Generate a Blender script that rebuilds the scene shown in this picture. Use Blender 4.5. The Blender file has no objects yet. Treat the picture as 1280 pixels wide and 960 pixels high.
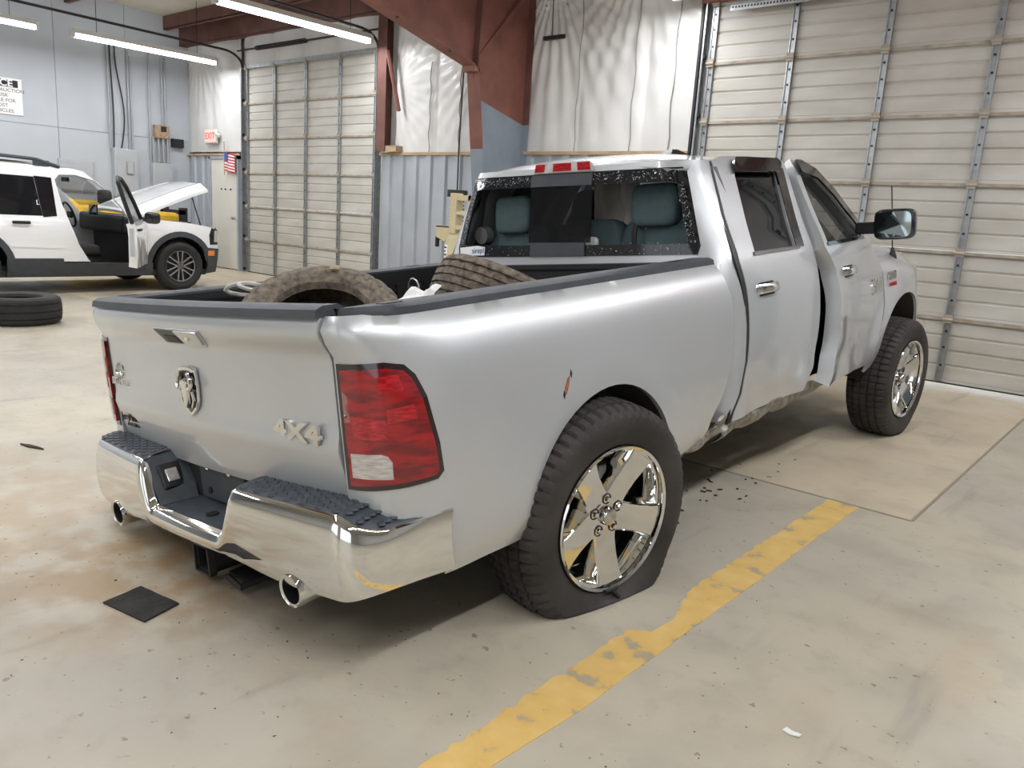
import bpy, bmesh, math, random
from mathutils import Vector, Matrix, noise
from mathutils.geometry import delaunay_2d_cdt
random.seed(7)
PI = math.pi
scene = bpy.context.scene
COL = scene.collection

# ------------------------------------------------------------------ camera
CH = 1.3386
F_PX, YAW, PITCH, ROLL = 987.33, math.radians(39.995), math.radians(11.961), math.radians(3.577)
fw = Vector((-math.sin(YAW)*math.cos(PITCH), math.cos(YAW)*math.cos(PITCH), -math.sin(PITCH)))
rt = Vector((math.cos(YAW), math.sin(YAW), 0))
up = rt.cross(fw)
r2 = math.cos(ROLL)*rt + math.sin(ROLL)*up
u2 = -math.sin(ROLL)*rt + math.cos(ROLL)*up
cam_d = bpy.data.cameras.new('camera'); cam = bpy.data.objects.new('camera', cam_d); COL.objects.link(cam)
m = Matrix((r2, u2, -fw)).transposed().to_4x4(); m.translation = Vector((0, 0, CH)); cam.matrix_world = m
cam_d.sensor_width = 36; cam_d.lens = F_PX/1280*36; cam_d.clip_start = .05; cam_d.clip_end = 200
scene.camera = cam

# ------------------------------------------------------------------ world, exposure
wd = bpy.data.worlds.new('world'); scene.world = wd; wd.use_nodes = True
wb = wd.node_tree.nodes['Background']; wb.inputs[0].default_value = (.92, .96, 1, 1); wb.inputs[1].default_value = 1.3
vs = scene.view_settings; vs.view_transform = 'Standard'; vs.look = 'None'; vs.gamma = 1; vs.exposure = 0.12
try: vs.use_curve_mapping = False
except Exception: pass
LAMP_W = 42

# ------------------------------------------------------------------ materials
MATS = {}
def sock(b, *names):
    for n in names:
        if n in b.inputs: return b.inputs[n]
def mat(name, col, rough=.5, metal=0., noise_amt=0., nscale=8., col2=None, bump=0., bscale=40., coat=0., emit=None, estr=0., alpha=1., trans=0., spec=None, detail=4., ior=None, lo=.35, hi=.65, stretch=None):
    if name in MATS: return MATS[name]
    mt = bpy.data.materials.new(name); mt.use_nodes = True; nt = mt.node_tree; b = nt.nodes['Principled BSDF']
    c4 = (*col, 1); b.inputs['Base Color'].default_value = c4; b.inputs['Roughness'].default_value = rough; b.inputs['Metallic'].default_value = metal
    if coat: sock(b, 'Coat Weight').default_value = coat; sock(b, 'Coat Roughness').default_value = .04
    if emit: sock(b, 'Emission Color').default_value = (*emit, 1); sock(b, 'Emission Strength').default_value = estr
    if alpha < 1: b.inputs['Alpha'].default_value = alpha
    if trans: sock(b, 'Transmission Weight').default_value = trans
    if ior: b.inputs['IOR'].default_value = ior
    if spec is not None: sock(b, 'Specular IOR Level').default_value = spec
    tc = nt.nodes.new('ShaderNodeTexCoord')
    vec = tc.outputs['Object']
    if stretch:
        mp = nt.nodes.new('ShaderNodeMapping'); mp.inputs['Scale'].default_value = stretch; nt.links.new(vec, mp.inputs[0]); vec = mp.outputs[0]
    nz = nt.nodes.new('ShaderNodeTexNoise'); nz.inputs['Scale'].default_value = nscale; nz.inputs['Detail'].default_value = detail
    nt.links.new(vec, nz.inputs['Vector'])
    if col2 is None: col2 = tuple(max(0, x*(1-noise_amt)) for x in col)
    rp = nt.nodes.new('ShaderNodeValToRGB'); rp.color_ramp.elements[0].position = lo; rp.color_ramp.elements[1].position = hi
    rp.color_ramp.elements[0].color = (*col2, 1); rp.color_ramp.elements[1].color = c4
    nt.links.new(nz.outputs['Fac'], rp.inputs[0]); nt.links.new(rp.outputs[0], b.inputs['Base Color'])
    if bump:
        n2 = nt.nodes.new('ShaderNodeTexNoise'); n2.inputs['Scale'].default_value = bscale; nt.links.new(vec, n2.inputs['Vector'])
        bp = nt.nodes.new('ShaderNodeBump'); bp.inputs['Strength'].default_value = bump; bp.inputs['Distance'].default_value = .01
        nt.links.new(n2.outputs['Fac'], bp.inputs['Height']); nt.links.new(bp.outputs[0], b.inputs['Normal'])
    MATS[name] = mt; return mt

SILVER = mat('silver_paint', (.60, .62, .64), .34, .42, .02, 3, coat=1.0)
WHITE = mat('white_paint', (.86, .87, .88), .25, 0, .02, 3, coat=1.0)
CHROME = mat('chrome', (.82, .82, .80), .06, 1.0, .03, 6)
CHROME_D = mat('chrome_worn', (.70, .69, .66), .12, 1.0, .35, 30)
BADGE = mat('badge_chrome', (.78, .78, .76), .15, 1.0)
PLASTIC = mat('dark_plastic', (.055, .062, .072), .55, 0, .2, 12, bump=.15, bscale=250)
PAD = mat('bumper_pad_plastic', (.060, .075, .092), .5, 0, .3, 18, bump=.1, bscale=200)
BLACK = mat('black_plastic', (.012, .012, .014), .45, 0)
GLOSSBLK = mat('gloss_black', (.010, .011, .014), .08, 0, coat=.6)
LINER = mat('bed_liner', (.016, .017, .020), .6, 0, .2, 10, bump=.2, bscale=120)
RUBBER = mat('tire_rubber', (.026, .025, .025), .75, 0, .3, 8, bump=.15, bscale=60)
SIDEWALL = mat('dirty_tire_rubber', (.052, .045, .042), .66, 0, .5, 5, bump=.12, bscale=60)
MUDDY = mat('muddy_tire_rubber', (.25, .205, .155), .9, 0, col2=(.085, .072, .060), nscale=34, bump=.4, bscale=90, lo=.34, hi=.66, detail=8)
SEAT = mat('teal_grey_seat_cloth', (.085, .130, .138), .85, 0, .15, 20, bump=.2, bscale=300)
SEATBLK = mat('black_seat_cloth', (.035, .036, .038), .85, 0, .2, 20, bump=.2, bscale=300)
INTERIOR = mat('interior_grey_plastic', (.16, .16, .165), .7, 0, .1, 10)
HEADLINER = mat('headliner', (.20, .19, .18), .9, 0, .1, 12)
CURTAIN = mat('airbag_cloth', (.86, .83, .76), .9, 0, .15, 10)
REDLENS = mat('red_lens', (.40, .002, .008), .10, 0, coat=1.0, col2=(.17, 0, .004), nscale=10, lo=.40, hi=.60, stretch=(1, 1, 4.5))
REDBRIGHT = mat('bright_red_reflector', (.62, .008, .018), .15, 0, coat=1, col2=(.30, .0, .006), nscale=40, stretch=(1, 1, 4))
LENSBEZ = mat('lens_bezel', (.020, .003, .006), .12, 0, coat=1)
CLEARLENS = mat('clear_lens', (.72, .68, .66), .12, .3, .35, 26, coat=1, stretch=(1, 1, 6))
WHITELENS = mat('white_lens', (.85, .82, .82), .12, .2, .2, 26, coat=1)
RED = mat('red_paint', (.55, .02, .03), .4)
ORANGE = mat('amber_lens', (.80, .26, .03), .25, coat=1)
RUST = mat('bare_rusty_metal', (.42, .15, .06), .8, 0, .4, 60)
STEEL = mat('galvanised_steel', (.44, .46, .47), .42, .75, .25, 14)
DARKSTEEL = mat('dark_steel', (.055, .055, .058), .55, .6, .3, 20)
BAREMETAL = mat('torn_bare_metal', (.42, .40, .36), .45, .6, .5, 25)
DOORPAINT = mat('dirty_cream_door', (.60, .585, .54), .5, 0, .0, 2.2, col2=(.46, .44, .39), stretch=(.6, 1, 2.4), lo=.3, hi=.7)
DOORDIRT = mat('grimy_door_joint', (.48, .44, .37), .7, 0, col2=(.31, .26, .19), nscale=5, stretch=(1, 1, 1))
VINYL = mat('white_vinyl_insulation', (.73, .73, .715), .42, 0, .12, 1.6, coat=.2)
CORR = mat('grey_corrugated_metal', (.48, .52, .57), .4, .25, .12, 2)
WALLGREY = mat('grey_blue_wall_paint', (.50, .54, .585), .65, 0, .08, 1.3)
REDIRON = mat('red_oxide_steel', (.25, .098, .073), .6, 0, .3, 3)
BROWNIRON = mat('brown_purlin', (.17, .075, .06), .65, 0, .3, 4)
COLGREY = mat('grey_painted_column', (.25, .30, .35), .55, 0, .15, 4)
CEIL = mat('ceiling_insulation', (.66, .62, .54), .7, 0, .15, 1.5)
WOOD = mat('pine_board', (.52, .38, .24), .7, 0, .3, 6, stretch=(1, 8, 8))
CONDUIT = mat('grey_conduit', (.38, .40, .42), .45, .5)
WIRE = mat('black_cable', (.03, .03, .033), .6)
BOXGREY = mat('electrical_box_grey', (.48, .51, .54), .5, .2, .08, 6)
BOARDGREY = mat('light_grey_board', (.44, .47, .50), .6, 0, .08, 3)
DOORWHITE = mat('off_white_door', (.74, .73, .66), .5, 0, .08, 2)
PAPER = mat('white_paper', (.88, .88, .87), .7, 0, .03, 12)
INK = mat('black_ink', (.02, .02, .025), .7)
INKGREY = mat('grey_ink', (.10, .10, .11), .7)
BLUEINK = mat('blue_ink', (.05, .10, .38), .7)
REDINK = mat('red_ink', (.55, .04, .04), .7)
MACHYEL = mat('tan_machine_paint', (.62, .54, .34), .45, 0, .15, 4)
YELLOW = mat('yellow_machine_paint', (.80, .50, .03), .4, 0, .15, 4)
EXITM = mat('exit_sign_face', (.85, .45, .40), .5, emit=(1, .30, .25), estr=.9)
TUBE = mat('lamp_tube', (.95, .95, 1), .4, emit=(.95, .96, 1.0), estr=14)
LAMPBODY = mat('lamp_housing_white', (.75, .75, .73), .4)
MATBLK = mat('worn_rubber_mat', (.028, .027, .025), .8, 0, .6, 14, bump=.3, bscale=60)
CRUMB = mat('dirt_crumb', (.06, .045, .03), .9, 0, .3, 30)
def glass(name, col, alpha, rough=.02):
    mt = bpy.data.materials.new(name); mt.use_nodes = True; nt = mt.node_tree; b = nt.nodes['Principled BSDF']; out = nt.nodes['Material Output']
    b.inputs['Base Color'].default_value = (*col, 1); b.inputs['Roughness'].default_value = rough; sock(b, 'Specular IOR Level').default_value = .6
    tr = nt.nodes.new('ShaderNodeBsdfTransparent'); tr.inputs[0].default_value = (*[min(1, c+.6) for c in col], 1); mx = nt.nodes.new('ShaderNodeMixShader'); mx.inputs[0].default_value = alpha
    nt.links.new(tr.outputs[0], mx.inputs[1]); nt.links.new(b.outputs[0], mx.inputs[2]); nt.links.new(mx.outputs[0], out.inputs[0]); MATS[name] = mt; return mt
TINT = glass('tinted_glass', (.012, .014, .016), .82)
SLIDER = glass('smoked_glass', (.012, .013, .015), .55)
CLEAR = glass('clear_glass', (.03, .035, .035), .28)
MIRROR = mat('mirror_glass', (.45, .52, .53), .03, 1.0)

# floor material: stained concrete
def floor_mat(name, base, alt, dirt=True):
    mt = bpy.data.materials.new(name); mt.use_nodes = True; nt = mt.node_tree; b = nt.nodes['Principled BSDF']; N = nt.nodes.new; L = nt.links.new
    tc = N('ShaderNodeTexCoord'); vec = tc.outputs['Object']
    def nz(sc, det=5, st=None):
        n = N('ShaderNodeTexNoise'); n.inputs['Scale'].default_value = sc; n.inputs['Detail'].default_value = det
        if st:
            mp = N('ShaderNodeMapping'); mp.inputs['Scale'].default_value = st; L(vec, mp.inputs[0]); L(mp.outputs[0], n.inputs['Vector'])
        else: L(vec, n.inputs['Vector'])
        return n.outputs['Fac']
    def ramp(f, p0, p1):
        r = N('ShaderNodeMapRange'); r.interpolation_type = 'SMOOTHSTEP'; r.inputs[1].default_value = p0; r.inputs[2].default_value = p1; L(f, r.inputs[0]); return r.outputs[0]
    def mixc(f, a, c):
        x = N('ShaderNodeMix'); x.data_type = 'RGBA'; L(f, x.inputs[0])
        if isinstance(a, tuple): x.inputs[6].default_value = (*a, 1)
        else: L(a, x.inputs[6])
        if isinstance(c, tuple): x.inputs[7].default_value = (*c, 1)
        else: L(c, x.inputs[7])
        return x.outputs[2]
    def mul(a, v):
        x = N('ShaderNodeMath'); x.operation = 'MULTIPLY'; L(a, x.inputs[0])
        if isinstance(v, (int, float)): x.inputs[1].default_value = v
        else: L(v, x.inputs[1])
        return x.outputs[0]
    def blob(cx, cy, rx, ry):
        mp = N('ShaderNodeMapping'); mp.vector_type = 'POINT'; mp.inputs['Location'].default_value = (-cx/rx, -cy/ry, 0); mp.inputs['Scale'].default_value = (1/rx, 1/ry, 0); L(vec, mp.inputs[0])
        ln = N('ShaderNodeVectorMath'); ln.operation = 'LENGTH'; L(mp.outputs[0], ln.inputs[0])
        return ramp(ln.outputs['Value'], 1.0, .3)
    c = mixc(ramp(nz(.8), .38, .62), base, alt)
    c = mixc(mul(ramp(nz(3.2, 10), .45, .72), .6), c, tuple(x*.74 for x in base)); c = mixc(mul(ramp(nz(11, 10), .52, .70), .35), c, tuple(x*.70 for x in base))
    c = mixc(mul(ramp(nz(1.6, 6, (1, .25, 1)), .52, .72), .35), c, tuple(min(1, x*1.2) for x in base))
    if dirt:
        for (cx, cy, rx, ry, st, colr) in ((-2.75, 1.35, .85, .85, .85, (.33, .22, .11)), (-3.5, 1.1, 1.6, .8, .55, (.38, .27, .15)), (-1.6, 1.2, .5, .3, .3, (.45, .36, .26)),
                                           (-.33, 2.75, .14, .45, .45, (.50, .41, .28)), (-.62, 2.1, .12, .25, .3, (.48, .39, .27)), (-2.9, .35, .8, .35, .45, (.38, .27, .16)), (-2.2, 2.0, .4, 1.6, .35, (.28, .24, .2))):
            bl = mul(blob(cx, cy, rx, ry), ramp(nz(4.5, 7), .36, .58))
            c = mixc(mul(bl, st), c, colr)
        c = mixc(mul(ramp(nz(26, 4), .66, .72), .75), c, (.20, .15, .10))
    c = mixc(mul(ramp(nz(6, 8, (1, .12, 1)), .60, .72), .45), c, (.26, .22, .18)); c = mixc(mul(ramp(nz(2.2, 9, (.35, 1, 1)), .58, .75), .4), c, (.34, .28, .21))
    L(c, b.inputs['Base Color'])
    r = N('ShaderNodeMapRange'); r.inputs[1].default_value = .3; r.inputs[2].default_value = .7; r.inputs[3].default_value = .32; r.inputs[4].default_value = .55; L(nz(2.5), r.inputs[0]); L(r.outputs[0], b.inputs['Roughness'])
    bp = N('ShaderNodeBump'); bp.inputs['Strength'].default_value = .12; bp.inputs['Distance'].default_value = .01; L(nz(30, 8), bp.inputs['Height']); L(bp.outputs[0], b.inputs['Normal'])
    return mt
FLOORM = floor_mat('stained_concrete', (.515, .465, .365), (.45, .42, .35))
SLABM = floor_mat('tan_concrete_slab', (.62, .54, .40), (.57, .495, .37), False)
def yellow_mat():
    mt = bpy.data.materials.new('worn_yellow_paint'); mt.use_nodes = True; nt = mt.node_tree; b = nt.nodes['Principled BSDF']; N = nt.nodes.new; L = nt.links.new
    tc = N('ShaderNodeTexCoord'); n = N('ShaderNodeTexNoise'); n.inputs['Scale'].default_value = 9; n.inputs['Detail'].default_value = 9; L(tc.outputs['Object'], n.inputs['Vector'])
    r = N('ShaderNodeValToRGB'); e = r.color_ramp.elements; e[0].position = .37; e[0].color = (.42, .35, .24, 1); e[1].position = .43; e[1].color = (.70, .46, .14, 1)
    e2 = e.new(.7); e2.color = (.76, .54, .20, 1); L(n.outputs['Fac'], r.inputs[0]); L(r.outputs[0], b.inputs['Base Color']); b.inputs['Roughness'].default_value = .55; return mt
YELLOWLINE = yellow_mat()

# ------------------------------------------------------------------ mesh helpers
def smoothstep(a, b, x):
    t = max(0., min(1., (x-a)/(b-a))); return t*t*(3-2*t)
def lerp_table(t, tab):
    if t <= tab[0][0]: return tab[0][1]
    for (a, va), (b, vb) in zip(tab, tab[1:]):
        if t <= b: return va+(vb-va)*(t-a)/(b-a)
    return tab[-1][1]
class MB:
    def __init__(s): s.v = []; s.f = []
    def add(s, vs, fs):
        o = len(s.v); s.v += [Vector(p) for p in vs]; s.f += [tuple(i+o for i in f) for f in fs]; return s
    def box(s, c, d, rot=None, taper=None):
        x, y, z = d[0]/2, d[1]/2, d[2]/2; P = [Vector((sx*x, sy*y, sz*z)) for sz in (-1, 1) for sy in (-1, 1) for sx in (-1, 1)]
        if taper:
            for p in P:
                if p.z > 0: p.x *= taper[0]; p.y *= taper[1]
        if rot: P = [rot @ p for p in P]
        return s.add([p+Vector(c) for p in P], [(0, 2, 3, 1), (4, 5, 7, 6), (0, 1, 5, 4), (2, 6, 7, 3), (0, 4, 6, 2), (1, 3, 7, 5)])
    def b2(s, a, b): return s.box([(a[i]+b[i])/2 for i in range(3)], [abs(b[i]-a[i]) for i in range(3)])
    def cyl(s, p0, p1, r0, r1=None, n=16, caps=True):
        r1 = r0 if r1 is None else r1; p0, p1 = Vector(p0), Vector(p1); d = (p1-p0).normalized(); a = d.orthogonal().normalized(); b = d.cross(a)
        vs = []
        for k in range(n):
            t = 2*PI*k/n; q = a*math.cos(t)+b*math.sin(t); vs += [p0+q*r0, p1+q*r1]
        fs = [(2*k, 2*((k+1) % n), 2*((k+1) % n)+1, 2*k+1) for k in range(n)]
        if caps: fs += [tuple(2*k for k in range(n))[::-1], tuple(2*k+1 for k in range(n))]
        return s.add(vs, fs)
    def tube(s, pts, r, n=8, closed=False):
        pts = [Vector(p) for p in pts]; m_ = len(pts); vs = []; prev = None
        for i, p in enumerate(pts):
            if closed: t = pts[(i+1) % m_]-pts[i-1]
            else: t = pts[min(i+1, m_-1)]-pts[max(i-1, 0)]
            t.normalize(); a = (prev - t*prev.dot(t)).normalized() if prev is not None and (prev - t*prev.dot(t)).length > 1e-4 else t.orthogonal().normalized(); prev = a; b = t.cross(a)
            vs += [p+(a*math.cos(2*PI*k/n)+b*math.sin(2*PI*k/n))*r for k in range(n)]
        fs = []
        for i in range(m_ if closed else m_-1):
            j = (i+1) % m_
            fs += [(i*n+k, i*n+(k+1) % n, j*n+(k+1) % n, j*n+k) for k in range(n)]
        if not closed: fs += [tuple(range(n))[::-1], tuple((m_-1)*n+k for k in range(n))]
        return s.add(vs, fs)
    def lathe(s, prof, n=48, closed=False, mod=None):
        # axis = X ; prof = [(x, r)]
        vs = []; m_ = len(prof)
        for k in range(n):
            t = 2*PI*k/n
            for j, (x, r) in enumerate(prof):
                rr = r+(mod(k, j) if mod else 0); vs.append((x, rr*math.cos(t), rr*math.sin(t)))
        fs = []
        for k in range(n):
            k2 = (k+1) % n
            for j in range(m_ if closed else m_-1):
                j2 = (j+1) % m_; fs.append((k*m_+j, k2*m_+j, k2*m_+j2, k*m_+j2))
        return s.add(vs, fs)
    def prism(s, poly, fn, d):
        # poly 2D, fn(u,v,w)->xyz ; extruded from w=0 to w=d
        n = len(poly); vs = [fn(u, v, 0) for u, v in poly]+[fn(u, v, d) for u, v in poly]
        return s.add(vs, [tuple(range(n))[::-1], tuple(range(n, 2*n))]+[(i, (i+1) % n, n+(i+1) % n, n+i) for i in range(n)])
    def grid(s, nu, nv, fn, closed_u=False):
        vs = [fn(i/nu, j/nv) for i in range(nu+1) for j in range(nv+1)]; w = nv+1
        return s.add(vs, [(i*w+j, (i+1)*w+j, (i+1)*w+j+1, i*w+j+1) for i in range(nu) for j in range(nv)])
    def xf(s, mtx):
        s.v = [mtx @ p for p in s.v]; return s
    def obj(s, name, mt, parent=None, smooth=40, loc=None, fix=True, bevel=0):
        me = bpy.data.meshes.new(name); me.from_pydata([tuple(p) for p in s.v], [], s.f)
        if fix:
            bm = bmesh.new(); bm.from_mesh(me); bmesh.ops.recalc_face_normals(bm, faces=bm.faces); bm.to_mesh(me); bm.free()
        me.materials.append(mt)
        if smooth:
            me.polygons.foreach_set('use_smooth', [True]*len(me.polygons)); me.set_sharp_from_angle(angle=math.radians(smooth))
        o = bpy.data.objects.new(name, me); COL.objects.link(o)
        if parent: o.parent = parent
        if loc: o.location = loc
        if bevel:
            bv = o.modifiers.new('bevel', 'BEVEL'); bv.width = bevel; bv.segments = 2; bv.limit_method = 'ANGLE'; bv.angle_limit = math.radians(35)
        return o
def inpoly(p, poly):
    x, y = p; c = False; n = len(poly)
    for i in range(n):
        x1, y1 = poly[i]; x2, y2 = poly[i-1]
        if (y1 > y) != (y2 > y) and x < (x2-x1)*(y-y1)/(y2-y1)+x1: c = not c
    return c
def dseg(p, poly):
    d = 1e9; n = len(poly)
    for i in range(n):
        a, b = poly[i-1], poly[i]; ax, ay = a; bx, by = b; dx, dy = bx-ax, by-ay; L = dx*dx+dy*dy
        t = 0 if L == 0 else max(0, min(1, ((p[0]-ax)*dx+(p[1]-ay)*dy)/L)); d = min(d, math.hypot(p[0]-ax-t*dx, p[1]-ay-t*dy))
    return d
def resample(poly, step):
    out = []; n = len(poly)
    for i in range(n):
        a, b = poly[i], poly[(i+1) % n]; L = math.hypot(b[0]-a[0], b[1]-a[1]); k = max(1, int(round(L/step)))
        out += [(a[0]+(b[0]-a[0])*j/k, a[1]+(b[1]-a[1])*j/k) for j in range(k)]
    return out
def panel(mb, outline, fn, step=.05, thick=.02, holes=(), sgn=1):
    """closed sheet of metal over the surface fn(u,v); sgn picks the inward side"""
    loops = [resample(outline, step)]+[resample(h, step) for h in holes]
    pts = []; edges = []
    for lp in loops:
        o = len(pts); pts += lp; edges += [(o+i, o+(i+1) % len(lp)) for i in range(len(lp))]
    us = [p[0] for p in loops[0]]; vs = [p[1] for p in loops[0]]
    nu = max(1, int((max(us)-min(us))/step)); nv = max(1, int((max(vs)-min(vs))/step))
    for i in range(nu+1):
        for j in range(nv+1):
            p = (min(us)+(max(us)-min(us))*i/nu, min(vs)+(max(vs)-min(vs))*j/nv)
            if inpoly(p, loops[0]) and not any(inpoly(p, h) for h in loops[1:]) and min(dseg(p, l) for l in loops) > .35*step: pts.append(p)
    V, E_, Fc, *_ = delaunay_2d_cdt([Vector(p) for p in pts], edges, [], 0, 1e-7)
    keep = []
    for f in Fc:
        cx = sum(V[i].x for i in f)/len(f); cy = sum(V[i].y for i in f)/len(f)
        if inpoly((cx, cy), loops[0]) and not any(inpoly((cx, cy), h) for h in loops[1:]): keep.append(tuple(f))
    used = sorted({i for f in keep for i in f}); mp = {k: i for i, k in enumerate(used)}
    out, inn = [], []; e = 1e-3
    for k in used:
        u, v = V[k].x, V[k].y; p = Vector(fn(u, v)); n = (Vector(fn(u+e, v))-Vector(fn(u-e, v))).cross(Vector(fn(u, v+e))-Vector(fn(u, v-e)))
        if n.length > 0: n.normalize()
        out.append(p); inn.append(p - n*thick*sgn)
    n = len(out); fs = [tuple(mp[i] for i in f) for f in keep]; cnt = {}
    for f in fs:
        for a, b in zip(f, f[1:]+f[:1]): cnt[(a, b)] = 1
    walls = [(b, a, a+n, b+n) for (a, b) in cnt if (b, a) not in cnt]
    return mb.add(out+inn, fs+[tuple(i+n for i in f[::-1]) for f in fs]+walls)
def empty(name, loc=(0, 0, 0), rz=0):
    o = bpy.data.objects.new(name, None); COL.objects.link(o); o.location = loc; o.rotation_euler = (0, 0, rz); o.empty_display_size = .1; return o
def tag(o, label, cat, group=None):
    o['label'] = label; o['category'] = cat
    if group: o['group'] = group
    return o
def struct(o): o['kind'] = 'structure'; return o
def copy_tree(o, parent=None):
    c = o.copy(); COL.objects.link(c); c.parent = parent
    for ch in [x for x in bpy.data.objects if x.parent == o and x != c]:
        copy_tree(ch, c)
    return c
def text(name, body, size, mt, parent, mtx, depth=.002, align='CENTER', shear=0., sx=1., bold=0.):
    cu = bpy.data.curves.new(name, 'FONT'); cu.body = body; cu.size = size; cu.extrude = depth; cu.align_x = align; cu.align_y = 'CENTER'; cu.shear = shear; cu.offset = bold
    t = bpy.data.objects.new(name+'_tmp', cu); COL.objects.link(t); bpy.context.view_layer.update()
    me = bpy.data.meshes.new_from_object(t.evaluated_get(bpy.context.evaluated_depsgraph_get())); bpy.data.objects.remove(t)
    me.name = name; me.materials.clear(); me.materials.append(mt); me.transform(Matrix.Diagonal((sx, 1, 1, 1)))
    o = bpy.data.objects.new(name, me); COL.objects.link(o); o.parent = parent; o.matrix_local = mtx; return o
def frame(origin, xd, yd):
    x = Vector(xd).normalized(); y = Vector(yd); y = (y-x*y.dot(x)).normalized(); z = x.cross(y)
    mm = Matrix((x, y, z)).transposed().to_4x4(); mm.translation = Vector(origin); return mm
# ================================================================== ROOM
WY, WX = 8.25, -15.7          # back wall plane, left wall plane
XR, YB = 6.2, -9.0            # unseen right wall and rear wall
def ceil_z(y): return 4.62 + (WY-y)*.05
fl = struct(MB().b2((WX-.3, YB-.3, -.25), (XR+.3, WY+.3, 0)).obj('floor', FLOORM, smooth=0))
# lighter repoured slab in front of the doors, one panel with sawn joints
for (x0, x1) in ((-.835-.004-4.8, -.835), (-10.4, -5.65), (-15.6, -10.42)):
    MB().b2((x0, 4.10, -.02), (x1-.004, WY-.02, .0035)).obj('concrete_slab', SLABM, fl, smooth=0)
jm = mat('joint_filler', (.30, .255, .20), .9)
for a, b in (((-.834, 4.10, -.02), (-.822, WY-.03, .003)), ((-6.0, 4.085, -.02), (-.83, 4.098, .002))):
    MB().b2(a, b).obj('floor_joint', jm, fl, smooth=0)

# ---- sectional overhead doors
def sectional_door(name, x0, x1, y, nsec, hsec, nst, z0=.0):
    root = struct(empty(name, ((x0+x1)/2, y, z0))); w = x1-x0
    prof = []                                    # ribbed section, front face -y
    nb = 4; z = .03; prof.append((0, 0.)); prof.append((0.004, .028)); prof.append((.0, .03))
    pitch = (hsec-.06)/nb
    for k in range(nb):
        a = .03+k*pitch; prof += [(0, a+.01), (.0, a+pitch-.022), (.012, a+pitch-.012), (.012, a+pitch-.004)]
    prof += [(0, hsec-.03), (-.014, hsec-.026), (-.014, hsec-.004)]
    mb = MB(); n = len(prof)
    vs = [(-w/2, d, zz) for d, zz in prof]+[(w/2, d, zz) for d, zz in prof]; fs = [(i, i+1, n+i+1, n+i) for i in range(n-1)]
    back = [(-w/2, .05, 0), (-w/2, .05, hsec-.004), (w/2, .05, 0), (w/2, .05, hsec-.004)]; b = 2*n
    mb.add(vs+back, fs+[(b, b+2, b+3, b+1), tuple(range(n))+(b+1, b), tuple(range(n, 2*n))[::-1]+(b+2, b+3), (n-1, b+1, b+3, 2*n-1), (0, n, b+2, b)])
    secm = None
    for k in range(nsec):
        o = mb.obj('door_section', DOORPAINT, root, smooth=0) if secm is None else bpy.data.objects.new('door_section', secm)
        if secm is None: secm = o.data
        else: COL.objects.link(o); o.parent = root
        o.location = (0, 0, k*hsec)
        j = MB().b2((-w/2, -.006, hsec-.03), (w/2, .0, hsec-.002)); o2 = j.obj('joint_strip', DOORDIRT, root, smooth=0); o2.location = (0, -.0145, k*hsec)
    st = MB(); st.b2((-.032, -.018, .012), (.032, 0, hsec-.035)); st.b2((-.032, -.03, .012), (-.02, -.018, hsec-.035)); st.b2((.02, -.03, .012), (.032, -.018, hsec-.035))
    hi = MB(); hi.b2((-.036, -.022, -.03), (.036, 0, .05)); hi.cyl((-.045, -.03, 0.005), (.045, -.03, .005), .012, n=8); 
    bo = MB(); bo.cyl((0, -.006, 0), (0, 0, 0), .012, n=6)
    ms = mh = mbo = None
    for i in range(nst):
        x = -w/2 + w*i/(nst-1); x = max(-w/2+.035, min(w/2-.035, x))
        for k in range(nsec):
            if ms is None:
                o = st.obj('stile', STEEL, root, smooth=0); ms = o.data; h = hi.obj('hinge', DOORDIRT, root, smooth=30); mh = h.data
            else:
                o = bpy.data.objects.new('stile', ms); COL.objects.link(o); o.parent = root; h = bpy.data.objects.new('hinge', mh); COL.objects.link(h); h.parent = root
            o.location = (x, -.003, k*hsec); h.location = (x, -.03, (k+1)*hsec-.02)
            for zz in (.16, .33, .48):
                if mbo is None: q = bo.obj('bolt', BLACK, o, smooth=0); mbo = q.data
                else: q = bpy.data.objects.new('bolt', mbo); COL.objects.link(q); q.parent = o
                q.location = (0, -.018, zz)
    # bottom seal, vertical tracks
    MB().b2((-w/2, -.01, -.012), (w/2, .045, .0)).obj('bottom_seal', BLACK, root, smooth=0)
    H = nsec*hsec
    for s in (-1, 1):
        tr = MB(); x = s*(w/2+.05)
        tr.b2((x-.012, -.09, 0), (x+.012, -.085, H+.02)); tr.b2((x-.012, -.03, 0), (x+.012, -.025, H+.02)); tr.b2((x+s*.008, -.09, 0), (x+s*.012, -.025, H+.02)); tr.b2((x+s*.01, -.05, 0), (x+s*.014, .03, H+.02))
        tr.obj('vertical_track', STEEL, root, smooth=0)
        ht = MB(); pts = [(x, -.06, H)]
        for k in range(9):
            t = k/8*PI/2; pts.append((x, -.06-.38*(1-math.cos(t)), H+.02+.30*math.sin(t)*.75))
        pts.append((x, -3.9, H+.30)); ht.tube(pts, .022, 6); ht.obj('horizontal_track', DARKSTEEL, root)
        for k in range(nsec): 
            rl = MB().cyl((x-s*.03, -.06, k*hsec+.05), (x+s*.008, -.06, k*hsec+.05), .026, n=10); rl.obj('roller', DARKSTEEL, root)
    top = MB().b2((-w/2, -.05, H-.02), (w/2, -.02, H+.045)); top.obj('top_strut', STEEL, root, smooth=0)
    return root
d1 = sectional_door('door_1', -4.40, -.74, WY-.02, 6, .606, 5, .062)
d2 = sectional_door('door_2', -13.60, -9.92, WY-.02, 6, .606, 5, .02)
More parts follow.
